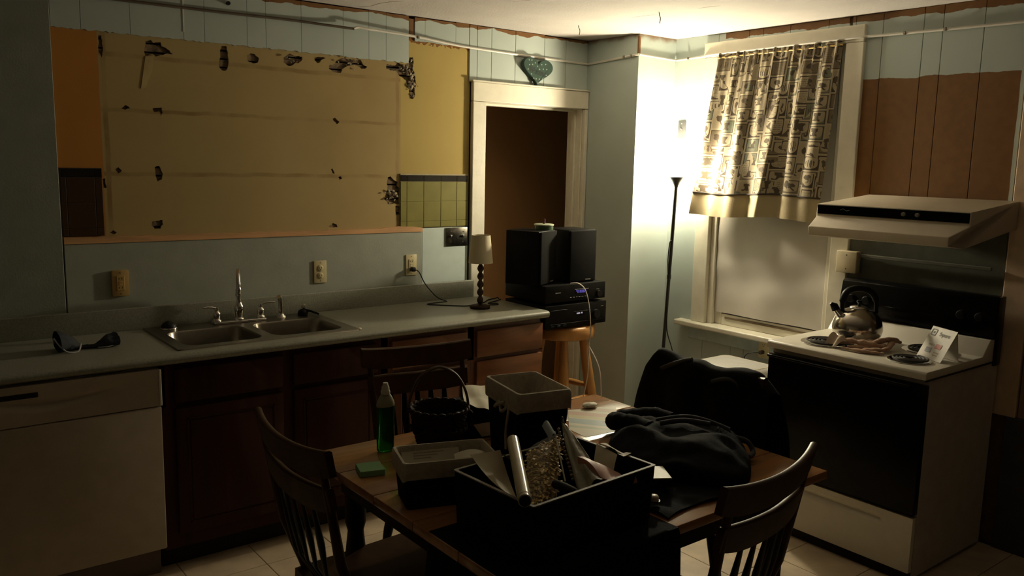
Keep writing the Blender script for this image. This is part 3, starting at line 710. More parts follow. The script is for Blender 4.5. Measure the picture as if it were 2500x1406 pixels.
a, b, r1, r2_, r3 = sel(a, a2), sel(b, b2), sel(r1, q1), sel(r2_, q2), sel(r3, q3)
wob = h.mul(h.sub(h.noise(55, 2, uvv), .5), .19)
aa = h.abs(a); ab = h.abs(b); edge = h.mx(h.mul(aa, 1.0), h.mul(ab, 1.03))
cream, taupe, sage, brown_ = (.30, .25, .165), (.14, .11, .07), (.12, .13, .09), (.032, .021, .012)
bg = h.mix(h.gt(r1, .25), cream, taupe); bg = h.mix(h.gt(r1, .72), bg, sage)
fieldc = h.mix(h.gt(r2_, .40), bg, cream)
# arched or oval inner field
arch = h.add(h.m('POWER', h.m('DIVIDE', a, .40), 2.0), h.m('POWER', h.m('DIVIDE', h.sub(b, -.08), .44), 4.0))
inner = h.mul(h.lt(arch, 1.0), h.gt(b, -.40))
frame_c = h.mix(h.gt(r3, .5), bg, brown_)
col = h.mix(inner, h.mix(h.gt(r2_, .35), bg, frame_c), fieldc)
# silhouettes: mill (stacked boxes), teapot (ellipse with spout), tall bottles
aw = h.add(a, wob); bw = h.add(b, wob)
s1 = h.mx(h.mul(h.lt(h.abs(aw), .21), h.lt(h.abs(h.add(bw, .20)), .10)), h.mx(h.mul(h.lt(h.abs(aw), .13), h.lt(h.abs(h.sub(bw, .02)), .13)), h.mul(h.lt(h.abs(h.add(aw, .05)), .24), h.lt(h.abs(h.sub(bw, .17)), .045))))
s2 = h.mx(h.lt(h.add(h.m('POWER', h.m('DIVIDE', aw, .24), 2.0), h.m('POWER', h.m('DIVIDE', h.add(bw, .07), .17), 2.0)), 1.0), h.mul(h.lt(h.abs(h.sub(aw, h.mul(bw, .8))), .05), h.lt(h.abs(h.sub(bw, .08)), .18)))
s3 = h.mul(h.lt(h.abs(h.sub(h.m('FRACT', h.mul(h.add(aw, .5), 6.0)), .5)), .24), h.mul(h.lt(h.abs(aw), .26), h.lt(h.abs(bw), h.sub(.27, h.mul(h.abs(aw), .5)))))
lines = h.mul(h.mul(h.gt(h.m('SINE', h.mul(b, 62.0)), .35), h.lt(aa, .34)), h.mul(h.lt(ab, .36), h.gt(h.noise(130, 1, uvv), .46)))
sil = h.m('ADD', h.mul(s1, h.lt(r3, .36)), h.mul(s2, h.mul(h.gt(r3, .36), h.lt(r3, .62))))
sil = h.add(sil, h.mul(s3, h.mul(h.gt(r3, .62), h.lt(r3, .78))))
col = h.mix(h.mul(sil, .92), col, brown_)
col = h.mix(h.mul(h.mul(lines, h.gt(r3, .78)), .55), col, brown_)
col = h.mix(h.mul(h.gt(edge, .405), h.mul(h.lt(edge, .44), h.gt(r1, .3))), col, brown_)
col = h.mix(h.gt(edge, .465), col, (.33, .28, .19))
h.colour(h.mix(h.mul(h.noise(260, 2, uvv), .25), col, (.2, .165, .12)))
M_hemc = mat('cream_hem_cloth', (.34, .275, .155), .85, var=.06, bump=.2, bscale=200)
M_braid = mat('dark_braid', (.03, .02, .012), .8)
cu = thing('curtain', 'printed kitchen cafe curtain with cream hem hanging over the window', 'curtain', (XS-.06, 2.83, 1.43))
CZ1, CZB, CZ0 = 2.318, 1.546, 1.418
def pleat(u, s):
    """depth of the folds at fabric position u; s=0 top, 1 bottom"""
    w = .55*math.sin(2*math.pi*(7*u+.15*math.sin(4*u)))+.45*math.sin(2*math.pi*(4.2*u+.3))
    top = .5*math.sin(2*math.pi*19*u)+.5*math.sin(2*math.pi*(12.5*u+.2))
    bot = math.sin(2*math.pi*(3.6*u+.22))*.7+.5*math.sin(2*math.pi*(5.1*u+.4))
    k = min(1, s*2.4)
    return .008*top*(1-k)+(.026*w*(1-s)+.026*bot*s)*k
def cur_pt(u, z):
    s = max(0, (CZ1-z)/(CZ1-CZ0))
    yl = 3.195+.100*s**1.1; yr = 2.425+.06*s
    y = yl+(yr-yl)*u+.006*math.sin(2*math.pi*(7*u))*s
    x = XS-.030-.052*s**.8*(1-.35*u)-pleat(u, s)
    zz = z-(.010*math.sin(2*math.pi*(1.1*u))+.016*u*0)*s*s
    return V(x, y, zz)-cu.location
def strip(z1, z0, nu, nv, off=0):
    bm = NB()
    grid(bm, lambda u, v: cur_pt(u, z1+(z0-z1)*v)+V(-off, 0, 0), nu, nv, uv=lambda u, v: (u*1.18, -(z1+(z0-z1)*v)))
    return bm
obj('printed_panel', strip(CZ1-.012, CZB, 190, 46), M_cur, cu, smooth=80)
obj('hem_band', strip(CZB, CZ0, 150, 8, .0012), M_hemc, cu, smooth=80)
bm = NB(); tube(bm, [cur_pt(k/120, CZB)+V(-.004, 0, 0) for k in range(121)], .0048, 6); obj('braid', bm, M_braid, cu, smooth=60)
bm = NB(); grid(bm, lambda u, v: cur_pt(u, CZ1-.012+.03*v)+V(-.004*math.sin(math.pi*v)*(1+math.sin(150*u)*.7), 0, .003*math.sin(170*u)*v), 190, 5, uv=lambda u, v: (u*1.18, -(CZ1-.012+.03*v)))
obj('heading', bm, M_cur, cu, smooth=80)
obj('rod', tube(NB(), [V(XS-.030, 3.205, 2.314)-cu.location, V(XS-.030, 2.424, 2.314)-cu.location], .005, 8), mat('brass_rod', (.40, .27, .09), .4, metal=.6), cu, smooth=50)

# ------------------------------------------------------------------ range hood
hd = thing('range_hood', 'white range hood with black front band over the stove', 'range hood', (XS-.018, 1.895, 1.40))
def H(x, y, z): return V(x, y, z)-hd.location
HX0, HX1 = 3.535, 3.985
Y0, Y1 = 1.535, 2.225
M_hood = mat('ivory_hood_enamel', (.66, .58, .45), .35, var=.04)
bm = NB(); l = hd.location
prism(bm, [(HX1-l.x, 1.575-l.z), (HX0-l.x, 1.535-l.z), (HX0-l.x, 1.478-l.z), (3.475-l.x, 1.432-l.z), (3.475-l.x, 1.392-l.z), (3.50-l.x, 1.388-l.z), (HX1-l.x, 1.452-l.z)], 'y', Y0-l.y, Y1-l.y)
for v_ in bm.verts:                                    # lower lip is a little narrower on the right, as pressed steel
    if v_.co.x+l.x < 3.49 and v_.co.y < 0: v_.co.y += .055
obj('shell', bev(bm, .003, 2), M_hood, hd, smooth=40)
obj('front_band', bev(bx(NB(), HX0-.004-l.x, HX0+.01-l.x, Y0+.004-l.y, Y1-.004-l.y, 1.490-l.z, 1.531-l.z), .0015, 1), M_blackgl, hd, label='black front control band')
for yy in (1.81, 1.75):
    obj('knob', lathe(NB(), [(0, 0), (.009, 0), (.008, .008), (.006, .010), (0, .010)], 14, M=Matrix.Translation((HX0-.004-l.x, yy-l.y, 1.511-l.z)) @ Matrix.Rotation(R(-90), 4, 'Y')), mat('grey_knob', (.28, .25, .2), .4), hd, smooth=40)
obj('emblem', tube(NB(), smooth_path([H(HX0-.0045, 2.105, 1.512), H(HX0-.0045, 2.09, 1.518), H(HX0-.0045, 2.075, 1.510), H(HX0-.0045, 2.06, 1.513)], 4), .0012, 5), mat('dull_emblem', (.12, .10, .08), .4), hd)

# ------------------------------------------------------------------ stove
sv = thing('stove', 'white electric stove with black oven door and black backguard', 'stove', (3.64, 1.911, 0))
l = sv.location
def S(x0, x1, y0, y1, z0, z1, r=0, seg=2): return box(x0-l.x, x1-l.x, y0-l.y, y1-l.y, z0-l.z, z1-l.z, r, seg)
M_side = mat('stove_side_enamel', (.55, .50, .43), .5, var=.08)
obj('body', S(3.345, 3.965, 1.545, 2.277, .02, .868), M_side, sv)
obj('cooktop', bev(prism(NB(), [(3.300-l.x, .872), (3.300-l.x, .897), (3.308-l.x, .905), (3.80-l.x, .905), (3.86-l.x, .972), (3.90-l.x, .972), (3.90-l.x, .872)], 'y', 1.541-l.y, 2.283-l.y), .003, 2), M_white, sv, smooth=40)
obj('side_trim', S(3.302, 3.900, 1.5395, 1.5405+.006, .866, .8715), M_dark, sv)
gd = obj('backguard', bev(prism(NB(), [(3.880-l.x, .974), (3.868-l.x, 1.05), (3.885-l.x, 1.148), (3.905-l.x, 1.158), (3.965-l.x, 1.158), (3.965-l.x, .85), (3.905-l.x, .85), (3.905-l.x, .974)], 'y', 1.536-l.y, 2.272-l.y), .004, 2), M_blackgl, sv, smooth=40)
for yy in (1.60, 1.68, 2.13, 2.21):
    obj('control_knob', lathe(NB(), [(0, 0), (.021, 0), (.020, .012), (.016, .018), (0, .019)], 18, M=Matrix.Translation((3.872-l.x, yy-l.y, 1.065)) @ Matrix.Rotation(R(-90), 4, 'Y')), M_blackpl, gd, smooth=40)
obj('oven_door', S(3.309, 3.346, 1.545, 2.277, .300, .846, .004, 2), M_blackgl, sv, smooth=40)
hn = obj('door_handle', tube(NB(), [(3.298-l.x, 1.60-l.y, .836), (3.292-l.x, 1.64-l.y, .838), (3.292-l.x, 2.24-l.y, .838), (3.298-l.x, 2.27-l.y, .836)], .009, 10, flat=.8), M_blackgl, sv, smooth=50)
bm = NB()
def drawer_fn(u, v):
    y = 2.277-.732*u; z = .052+.236*v
    g_ = math.exp(-((z-.240)/.010)**2)*(1 if .22 < u < .80 else max(0, 1-min(abs(u-.22), abs(u-.80))/.03))
    return V(3.312+.016*g_-l.x, y-l.y, z)
grid(bm, drawer_fn, 60, 40)
obj('storage_drawer', thick(bm, .025), M_white, sv, smooth=50)
obj('kick_plate', S(3.335, 3.36, 1.55, 2.27, 0, .05), M_dark, sv)
M_coil = mat('black_coil', (.03, .026, .022), .5)
def burner(cx, cy, r):
    cz = .9055
    d = obj('drip_pan', lathe(NB(), [(r*1.16, .0), (r*1.18, .004), (r*1.08, .005), (r*.98, -.0), (r*.3, -.0005), (0, -.0005)], 28, (cx-l.x, cy-l.y, cz)), M_chrome, sv, smooth=60)
    n = int(r/.017); pts = []
    for k in range(n*20+1):
        a_ = 2*math.pi*k/20; rr = .018+(r-.018)*k/(n*20); pts.append((cx-l.x+rr*math.cos(a_), cy-l.y+rr*math.sin(a_), cz+.0105))
    obj('coil', tube(NB(), pts, .0048, 6), M_coil, d, smooth=60)
burner(3.475, 2.085, .098); burner(3.455, 1.690, .074); burner(3.700, 2.060, .074); burner(3.715, 1.730, .098)

# kettle
kt = thing('kettle', 'round stainless kettle with black handle on the back left burner', 'kettle', (3.672, 2.055, .920), R(142))
obj('body', lathe(NB(), [(0, 0), (.094, 0), (.106, .012), (.112, .036), (.111, .056), (.103, .082), (.086, .108), (.064, .126), (.046, .134), (.044, .136), (0, .136)], 36), mat('kettle_steel', (.50, .46, .40), .18, metal=1, var=.04), kt, smooth=60)
ld = obj('lid', lathe(NB(), [(.042, .136), (.040, .142), (.025, .148), (0, .150)], 24), M_chrome, kt, smooth=60)
obj('lid_knob', lathe(NB(), [(.006, .149), (.006, .158), (.013, .164), (.011, .172), (0, .174)], 14), M_blackpl, ld, smooth=50)
obj('spout', tube(NB(), [(.080, 0, .095), (.098, 0, .116), (.110, 0, .130)], [.020, .017, .015], 14), M_chrome, kt, smooth=50)
obj('whistle_cap', tube(NB(), [(.107, 0, .127), (.116, 0, .143), (.134, 0, .156)], [.019, .018, .006], 12), M_blackpl, kt, smooth=50)
obj('handle', tube(NB(), smooth_path([(.075, 0, .118), (.078, 0, .165), (.060, 0, .212), (.01, 0, .228), (-.045, 0, .216), (-.076, 0, .176), (-.082, 0, .110)], 6), [.008]*6+[.013]*25+[.009]*6, 10, flat=1.25), M_blackpl, kt, smooth=60)

# cloth on the stove
M_pink = mat('tan_pink_dishcloth', (.40, .25, .17), .9, var=.2, scale=50, bump=.3, bscale=250)
dc = thing('dishcloth', 'crumpled tan pink dishcloth twisted in front of the kettle', 'dishcloth', (3.50, 1.93, .9065))
l2 = dc.location; bm = NB()
def rope(pts, r, fl=.6, seed=0):
    p = smooth_path([V(*q)-l2 for q in pts], 6)
    tube(bm, p, [max(.004, r*(.8+.5*noise.noise(V(i*.35, seed, 3)))*(1 if 2 < i < len(p)-3 else .6)) for i in range(len(p))], 12, flat=fl)
rope([(3.44, 2.02, .925), (3.455, 1.97, .940), (3.47, 1.92, .938), (3.50, 1.86, .932), (3.54, 1.82, .925)], .020, .8, 1)
rope([(3.43, 1.96, .918), (3.47, 1.90, .922), (3.52, 1.87, .945), (3.60, 1.85, .950), (3.66, 1.84, .932)], .018, .8, 5)
rope([(3.42, 1.90, .916), (3.44, 1.85, .920), (3.50, 1.82, .922), (3.56, 1.83, .935), (3.64, 1.86, .940)], .017, .7, 9)
rope([(3.40, 1.97, .915), (3.405, 1.91, .916), (3.42, 1.85, .916), (3.45, 1.80, .914)], .013, .6, 12)
rope([(3.56, 1.95, .930), (3.55, 1.90, .935), (3.54, 1.86, .930)], .018, .7, 16)
obj('cloth', bm, M_pink, dc, smooth=70)
bm = NB()
grid(bm, lambda u, v: V(3.40+.055*u+.01*math.sin(5*v), 2.055-.06*v-.03*u, .909+.055*math.sin(math.pi*min(1, u*.7))*(1-.25*v)+.008*math.sin(9*v+3*u))-l2, 10, 10)
obj('folded_corner', thick(bm, .004), mat('pale_cloth_corner', (.52, .42, .32), .9), dc, smooth=70)

# card standing on the stove
cd = thing('printed_card', 'white folded card with grey logo and small coloured boxes on the stove', 'card', (3.56, 1.655, .906))
pa, pb = V(3.578, 1.722, .9065), V(3.515, 1.590, .9065)
ex = (pb-pa).normalized(); back = V(0, 0, 1).cross(ex).normalized()
if back.x < 0: back = -back
upv = (V(0, 0, 1)*.94+back*.52).normalized(); wid, hei = (pb-pa).length, .148
lc = cd.location
def cp(u, v, off=0): return pa+ex*(u*wid)+upv*(v*hei)-lc+(ex.cross(upv)).normalized()*off
nrm = ex.cross(upv).normalized(); sgn = 1 if nrm.x < 0 else -1
bm = NB(); grid(bm, lambda u, v: cp(u, v), 4, 4); obj('front_leaf', thick(bm, .0007), mat('white_card', (.70, .66, .58), .5), cd)
topb = V(0, 0, 1)*0
bm = NB(); grid(bm, lambda u, v: cp(u, 1)*(1-v)+(pa+ex*(u*wid)+back*.088-lc)*v+V(0, 0, .0006)*0, 4, 4); obj('back_leaf', thick(bm, .0007), mat('white_card_back', (.62, .57, .48), .5), cd)
Mc = frame_m(cp(.62, .80, sgn*.0012), ex, upv)
obj('lettering', text_bm('Square', .026, Mc, ext=.0003, sx=.85), mat('grey_print', (.30, .28, .25), .6), cd)
def quad(u0, u1, v0, v1, m, nm, o_=.0012):
    bm = NB(); grid(bm, lambda a_, b_: cp(u0+(u1-u0)*a_, v0+(v1-v0)*b_, sgn*o_), 1, 1); obj(nm, thick(bm, .0003), m, cd)
M_gp = mat('grey_logo', (.22, .21, .19), .6)
M_wc = mat('card_white_ink', (.70, .66, .58), .5)
lg = NB()
def ring(c0, s0, s1):
    o_ = [cp(c0[0]+p[0]*s0/wid, c0[1]+p[1]*s0/hei, sgn*.0013) for p in rrect(-1, 1, -1, 1, .35)]
    i_ = [cp(c0[0]+p[0]*s1/wid, c0[1]+p[1]*s1/hei, sgn*.0013) for p in rrect(-1, 1, -1, 1, .3)]
    A = [lg.verts.new(p) for p in o_]; B = [lg.verts.new(p) for p in i_]; n = len(A)
    for i in range(n): lg.faces.new((A[i], A[(i+1) % n], B[(i+1) % n], B[i]))
ring((.17, .82), .0155, .0115)
lg.faces.new([lg.verts.new(cp(.17+p[0]*.0045/wid, .82+p[1]*.0045/hei, sgn*.0013)) for p in rrect(-1, 1, -1, 1, .2)])
obj('logo', lg, M_gp, cd)
quad(.50, .74, .35, .50, mat('red_orange_print', (.45, .06, .012), .5), 'red_box'); quad(.20, .42, .20, .35, mat('grey_blue_print', (.22, .20, .22), .5), 'grey_box')
quad(.22, .44, .43, .47, mat('pale_print', (.45, .42, .36), .6), 'pale_line'); quad(.56, .74, .22, .245, mat('pale_red_print', (.50, .30, .20), .6), 'pale_line'); quad(.56, .74, .14, .165, mat('pale_red_print2', (.50, .30, .20), .6), 'pale_line')

# trash can
tc_ = thing('trash_can', 'white plastic trash can with domed lid between stove and window wall', 'trash can', (3.70, 2.76, 0))
def tc_ring(s, z, r=.05): return [(p[0], p[1], z) for p in rrect(-.165*s, .165*s, -.19*s, .19*s, r)]
def loft(rings, cap0=True, cap1=True):
    bm = NB(); prev = None
    for rg_ in rings:
        vs = [bm.verts.new(p) for p in rg_]
        if prev:
            for i in range(len(vs)): bm.faces.new((prev[i], prev[(i+1) % len(vs)], vs[(i+1) % len(vs)], vs[i]))
        elif cap0: bm.faces.new(vs[::-1])
        prev = vs
    if cap1: bm.faces.new(prev)
    return bm
M_can = mat('white_plastic', (.52, .51, .48), .4, var=.03)
obj('bin', loft([tc_ring(.80, 0), tc_ring(.80, .004), tc_ring(.97, .555)]), M_can, tc_, smooth=40)
obj('lid', loft([tc_ring(1.0, .5555), tc_ring(1.02, .56), tc_ring(1.02, .605), tc_ring(1.0, .622), tc_ring(.93, .638), tc_ring(.70, .648), tc_ring(.3, .650)]), M_can, tc_, smooth=50)
obj('flap_seam', loft([[(p[0]*.86, p[1]*.86, .6405) for p in tc_ring(1, 0)], [(p[0]*.85, p[1]*.85, .6435) for p in tc_ring(1, 0)]]), mat('seam_grey', (.5, .46, .36), .5), tc_)

# ------------------------------------------------------------------ floor lamp (the light of the room)
fl_ = thing('floor_lamp', 'thin black torchiere floor lamp standing in the corner, lit', 'floor lamp', (3.778, 3.360, 0))
l = fl_.location; top_ = V(3.829, 3.343, 1.572)-l
obj('base', lathe(NB(), [(0, 0), (.125, 0), (.127, .008), (.115, .018), (.03, .026), (.014, .034), (0, .034)], 32), M_blacksat, fl_, smooth=50)
obj('pole', tube(NB(), [V(0, 0, .03), top_*.48, top_], .0105, 10), M_blacksat, fl_, smooth=50)
for f_ in (.36, .66): obj('pole_joint', tube(NB(), [top_*f_-V(0, 0, .012), top_*f_+V(0, 0, .012)], .0128, 12), M_blacksat, fl_, smooth=50)
obj('socket_cup', lathe(NB(), [(0, -.004), (.011, -.004), (.013, .006), (.024, .028), (.043, .054), (.045, .058), (.041, .058), (.022, .032), (0, .028)], 28, top_), M_blacksat, fl_, smooth=60)
m_b = bpy.data.materials.new('glowing_bulb'); m_b.use_nodes = True
b_ = m_b.node_tree.nodes['Principled BSDF']; b_.inputs['Base Color'].default_value = (.9, .85, .7, 1)
b_.inputs['Emission Color'].default_value = (*BULB_COL, 1); b_.inputs['Emission Strength'].default_value = BULB
bm = lathe(NB(), [(0, .0600), (.040, .0600), (.0425, .068), (.046, .105), (.048, .145), (.046, .160), (.038, .166), (0, .168)], 18, top_)
obj('glass_shade', bm, m_b, fl_, smooth=60, label='glowing frosted glass shade')
cpts = [top_*.80+V(-.012, -.008, 0), top_*.80+V(-.026, -.006, -.02), top_*.74+V(-.028, -.005, -.03), top_*.64+V(-.014, -.008, 0), top_*.50+V(-.006, -.014, 0), top_*.44+V(.012, -.014, 0), V(.075, -.04, .55), V(.085, -.05, .30), V(.09, -.06, .08), V(.10, -.03, .012), V(.16, .05, .008)]
obj('cord', tube(NB(), smooth_path(cpts, 6), .0032, 6), M_cord, fl_, smooth=60)

# ------------------------------------------------------------------ table lamp
tl = thing('table_lamp', 'small unlit table lamp with cream shade and turned dark stem', 'lamp', (2.617, 3.620, .9145))
obj('base', lathe(NB(), [(0, 0), (.054, 0), (.056, .006), (.052, .014), (.040, .018), (.016, .021), (0, .021)], 28), M_wicker, tl, smooth=50)
pr = [(0, .02), (.010, .02)]
for i in range(5):
    z = .024+i*.043
    pr += [(.009, z), (.016, z+.010), (.0185, z+.020), (.015, z+.031), (.009, z+.041)]
pr += [(.008, .245), (0, .245)]
obj('stem', lathe(NB(), pr, 18), mat('dark_turned_wood', (.045, .018, .010), .3, var=.3), tl, smooth=60)
bm = NB(); grid(bm, lambda u, v: V((.066-.016*v)*math.cos(2*math.pi*u), (.066-.016*v)*math.sin(2*math.pi*u), .246+.148*v), 36, 6, wrap=True)
obj('shade', thick(bm, .0015), mat('cream_shade', (.62, .55, .38), .8, var=.04, bump=.15, bscale=300), tl, smooth=60)
obj('shade_spider', tube(NB(), [(-.05, 0, .388), (0, 0, .384), (.05, 0, .388)], .002, 6), M_steel, tl)
obj('bulb', lathe(NB(), [(.012, .246), (.014, .27), (.026, .31), (.024, .335), (.01, .35), (0, .352)], 16), M_can, tl, smooth=60)
obj('cord', tube(NB(), smooth_path([(.05, .01, .004), (.09, .04, .003), (.14, .03, .003), (.16, .06, .003), (.12, .09, .003), (.20, .13, .003), (.262, .16, .004)], 5), .003, 6), M_cord, tl, smooth=60)

# ------------------------------------------------------------------ stool and stereo
sx_, sy_, sz_ = 3.185, 3.585, .785
so = thing('bar_stool', 'round varnished pine bar stool carrying the stereo units', 'stool', (sx_, sy_, 0), R(8))
obj('seat', lathe(NB(), [(0, sz_-.078), (.165, sz_-.078), (.183, sz_-.070), (.188, sz_-.055), (.188, sz_-.018), (.183, sz_-.006), (.172, sz_), (0, sz_)], 36), M_pine, so, smooth=40)
legs = []
for k in range(4):
    a = R(45+90*k); c, s = math.cos(a), math.sin(a)
    p0 = V(.120*c, .120*s, sz_-.078); p1 = V(.235*c, .235*s, 0)
    f = lambda t: p0+(p1-p0)*t
    obj('leg', tube(NB(), [f(t) for t in (0, .08, .3, .55, .75, .9, 1)], [.025, .026, .031, .034, .031, .024, .018], 12), M_pine, so, smooth=50); legs.append((p0, p1))
for k in range(4):
    a0, a1 = legs[k]; b0, b1 = legs[(k+1) % 4]
    for t in ((.42, .70) if k % 2 else (.50, .78)):
        p = a0+(a1-a0)*t; q = b0+(b1-b0)*t
        obj('rung', tube(NB(), [p, p*.7+q*.3, (p+q)/2, p*.3+q*.7, q], [.010, .016, .018, .016, .010], 10), M_pine, so, smooth=50)

M_disp = bpy.data.materials.new('lit_display'); M_disp.use_nodes = True
b_ = M_disp.node_tree.nodes['Principled BSDF']; b_.inputs['Base Color'].default_value = (.02, .02, .05, 1)
b_.inputs['Emission Color'].default_value = (.18, .14, .75, 1); b_.inputs['Emission Strength'].default_value = .35
M_led = bpy.data.materials.new('lit_mark'); M_led.use_nodes = True
b_ = M_led.node_tree.nodes['Principled BSDF']; b_.inputs['Emission Color'].default_value = (.5, .45, .75, 1); b_.inputs['Emission Strength'].default_value = .35
M_glint = mat('grey_print_on_black', (.20, .19, .17), .4)
M_ster = mat('black_stereo_case', (.007, .0065, .006), spec=.1, rough=.5, var=.2)
def receiver(loc_, label, w, d, hgt, kind):
    t = thing('stereo_receiver', label, 'stereo', loc_)
    f0 = .012 if kind == 'low' else .014
    obj('case', box(-w/2, w/2, .012, d, f0, hgt, .003, 2), M_ster, t, smooth=40)
    fp = obj('front_panel', box(-w/2, w/2, 0, .0118, f0, hgt+.001, .003, 2), M_ster, t, smooth=40)
    for a in (-1, 1):
        for b in (.05, d-.05): obj('foot', lathe(NB(), [(0, 0), (.02, 0), (.02, f0-.0005), (0, f0-.0005)], 16, (a*(w/2-.06), b, 0)), M_blackpl, t)
    def mark(x0, x1, z0, z1, m, nm, y=-.0008): obj(nm, bev(bx(NB(), x0, x1, y, .002, z0, z1), .0003, 1), m, fp)
    if kind == 'up':
        mark(-.01, .095, .052, .078, M_blackgl, 'display_window', -.0006)
        for i, (a, b) in enumerate(((-.004, .003), (.006, .013), (.016, .020), (.024, .034), (.037, .047), (.050, .060), (.062, .072))):
            obj('display_digit', bx(NB(), a, b, -.0012, -.0004, .057 if i else .066, .073), M_disp, fp)
        mark(-.155, -.115, .064, .068, M_glint, 'badge'); mark(.15, .175, .066, .069, M_glint, 'badge')
        for i in range(6): mark(-.05+.022*i, -.036+.022*i, .030, .036, M_blackgl, 'button', -.0025)
        obj('volume_knob', lathe(NB(), [(0, 0), (.020, 0), (.019, .014), (0, .015)], 20, M=Matrix.Translation((.17, 0, .042)) @ Matrix.Rotation(R(90), 4, 'X')), M_blackpl, fp, smooth=40)
    else:
        mark(-.02, .09, .070, .095, M_blackgl, 'display_window', -.0006)
        for a, b, c in ((.0, .026, .079), (.034, .044, .080)): obj('display_digit', bx(NB(), a, b, -.0012, -.0004, c, c+.008), M_led, fp)
        obj('play_mark', prism(NB(), [(.094, .088), (.104, .0935), (.094, .099)], 'y', -.0012, -.0002), M_led, fp)
        mark(.185, .203, .108, .111, M_glint, 'badge')
        mark(-.19, .19, .034, .036, M_blackgl, 'tray_line', -.0025); mark(-.19, -.07, .112, .1135, M_blackgl, 'tray_line', -.0025)
        for i in range(3): mark(-.19+.045*i, -.165+.045*i, .018, .027, M_blackgl, 'button', -.003)
        obj('volume_knob', lathe(NB(), [(0, 0), (.026, 0), (.024, .016), (0, .017)], 20, M=Matrix.Translation((.145, 0, .07)) @ Matrix.Rotation(R(90), 4, 'X')), M_blackpl, fp, smooth=40)
    return t
receiver((3.135, 3.415, sz_+.0005), 'lower black stereo unit sitting directly on the pine stool', .455, .36, .138, 'low')
receiver((3.137, 3.425, sz_+.1402), 'upper black stereo receiver with violet lit display', .445, .36, .107, 'up')
def speaker(loc_, rz, label, w=.205, d=.215, hgt=.295):
    t = thing('bookshelf_speaker', label, 'speaker', loc_, rz, 'speakers on the stereo')
    obj('cabinet', box(-w/2, w/2, .014, d, 0, hgt, .003, 2), M_ster, t, smooth=40)
    g_ = obj('grille', box(-w/2+.003, w/2-.003, 0, .0135, .003, hgt-.003, .006, 3), mat('speaker_cloth', (.007, .007, .006), spec=.1, rough=.95, var=.2, scale=300, bump=.3, bscale=600), t, smooth=40)
    obj('badge', bx(NB(), .02, .06, -.0008, .001, .012, .018), M_glint, g_)
    return t
zt = sz_+.1402+.1085
speaker((2.985, 3.490, zt), R(24), 'left black speaker, turned a little, under the disc spindle')
speaker((3.215, 3.462, zt), R(0), 'right black speaker, facing forward, beside the chase wall')
ds = thing('disc_spindle', 'translucent green disc spindle with dark centre peg on the left speaker', 'disc spindle', (3.010, 3.570, zt+.2955))
obj('disc_stack', lathe(NB(), [(0, 0), (.053, 0), (.053, .024), (0, .024)], 32), mat('green_disc_edge', (.05, .085, .045), .25, var=.3, stretch=(1, 1, 12)), ds, smooth=40)
obj('cover_rim', lathe(NB(), [(0, .0245), (.0555, .0245), (.0555, .030), (.050, .032), (0, .032)], 32), mat('pale_green_plastic', (.50, .55, .40), .3), ds, smooth=40)
obj('centre_peg', lathe(NB(), [(0, .0325), (.0075, .0325), (.007, .060), (0, .062)], 14), mat('dark_red_peg', (.05, .012, .010), .4), ds, smooth=40)
wc_ = thing('white_cable', 'thin white cable arching from the upper stereo unit down to the floor', 'cable', (3.16, 3.40, zt))
o = wc_.location
obj('cable', tube(NB(), smooth_path([V(*p)-o for p in ((3.105, 3.440, zt+.003), (3.13, 3.405, zt+.006), (3.165, 3.385, zt-.03), (3.19, 3.375, zt-.12), (3.205, 3.372, zt-.25), (3.20, 3.375, zt-.36), (3.20, 3.38, .50), (3.17, 3.40, .28), (3.18, 3.42, .06), (3.25, 3.40, .012), (3.30, 3.36, .05), (3.31, 3.37, .2), (3.33, 3.40, .42), (3.32, 3.42, .55), (3.30, 3.52, .69))], 6), .0034, 6), M_cordw, wc_, smooth=60)

# ------------------------------------------------------------------ dining table
TX0, TX1, TY0, TY1, TZ = 1.100, 2.370, 1.385, 2.455, .750
tb = thing('dining_table', 'brown wooden dining table covered with baskets and clutter', 'table', ((TX0+TX1)/2, (TY0+TY1)/2, 0))
l = tb.location
for i in range(5):                                       # boards of the top
    y0 = TY0+.214*i; y1 = y0+.214-.002
    obj('top_board', bev(bx(NB(), TX0-l.x, TX1-l.x, y0-l.y, y1-l.y, TZ-.028, TZ), .003, 2), M_tab, tb, smooth=40)
M_apr = mat('dark_table_apron', (.02, .009, .004), spec=.1, rough=.5, var=.2)
for x0, x1, y0, y1 in ((TX0+.08, TX1-.08, TY0+.07, TY0+.09), (TX0+.08, TX1-.08, TY1-.09, TY1-.07), (TX0+.07, TX0+.09, TY0+.09, TY1-.09), (TX1-.09, TX1-.07, TY0+.09, TY1-.09)):
    obj('apron', bx(NB(), x0-l.x, x1-l.x, y0-l.y, y1-l.y, TZ-.118, TZ-.029), M_apr, tb)
for a in (TX0+.11, TX1-.11):
    for b in (TY0+.11, TY1-.11):
        obj('leg', lathe(NB(), [(0, 0), (.020, 0), (.024, .03), (.019, .08), (.030, .25), (.034, .42), (.026, .50), (.034, .53), (.034, TZ-.0295), (0, TZ-.0295)], 16, (a-l.x, b-l.y, 0)), M_apr, tb, smooth=40)

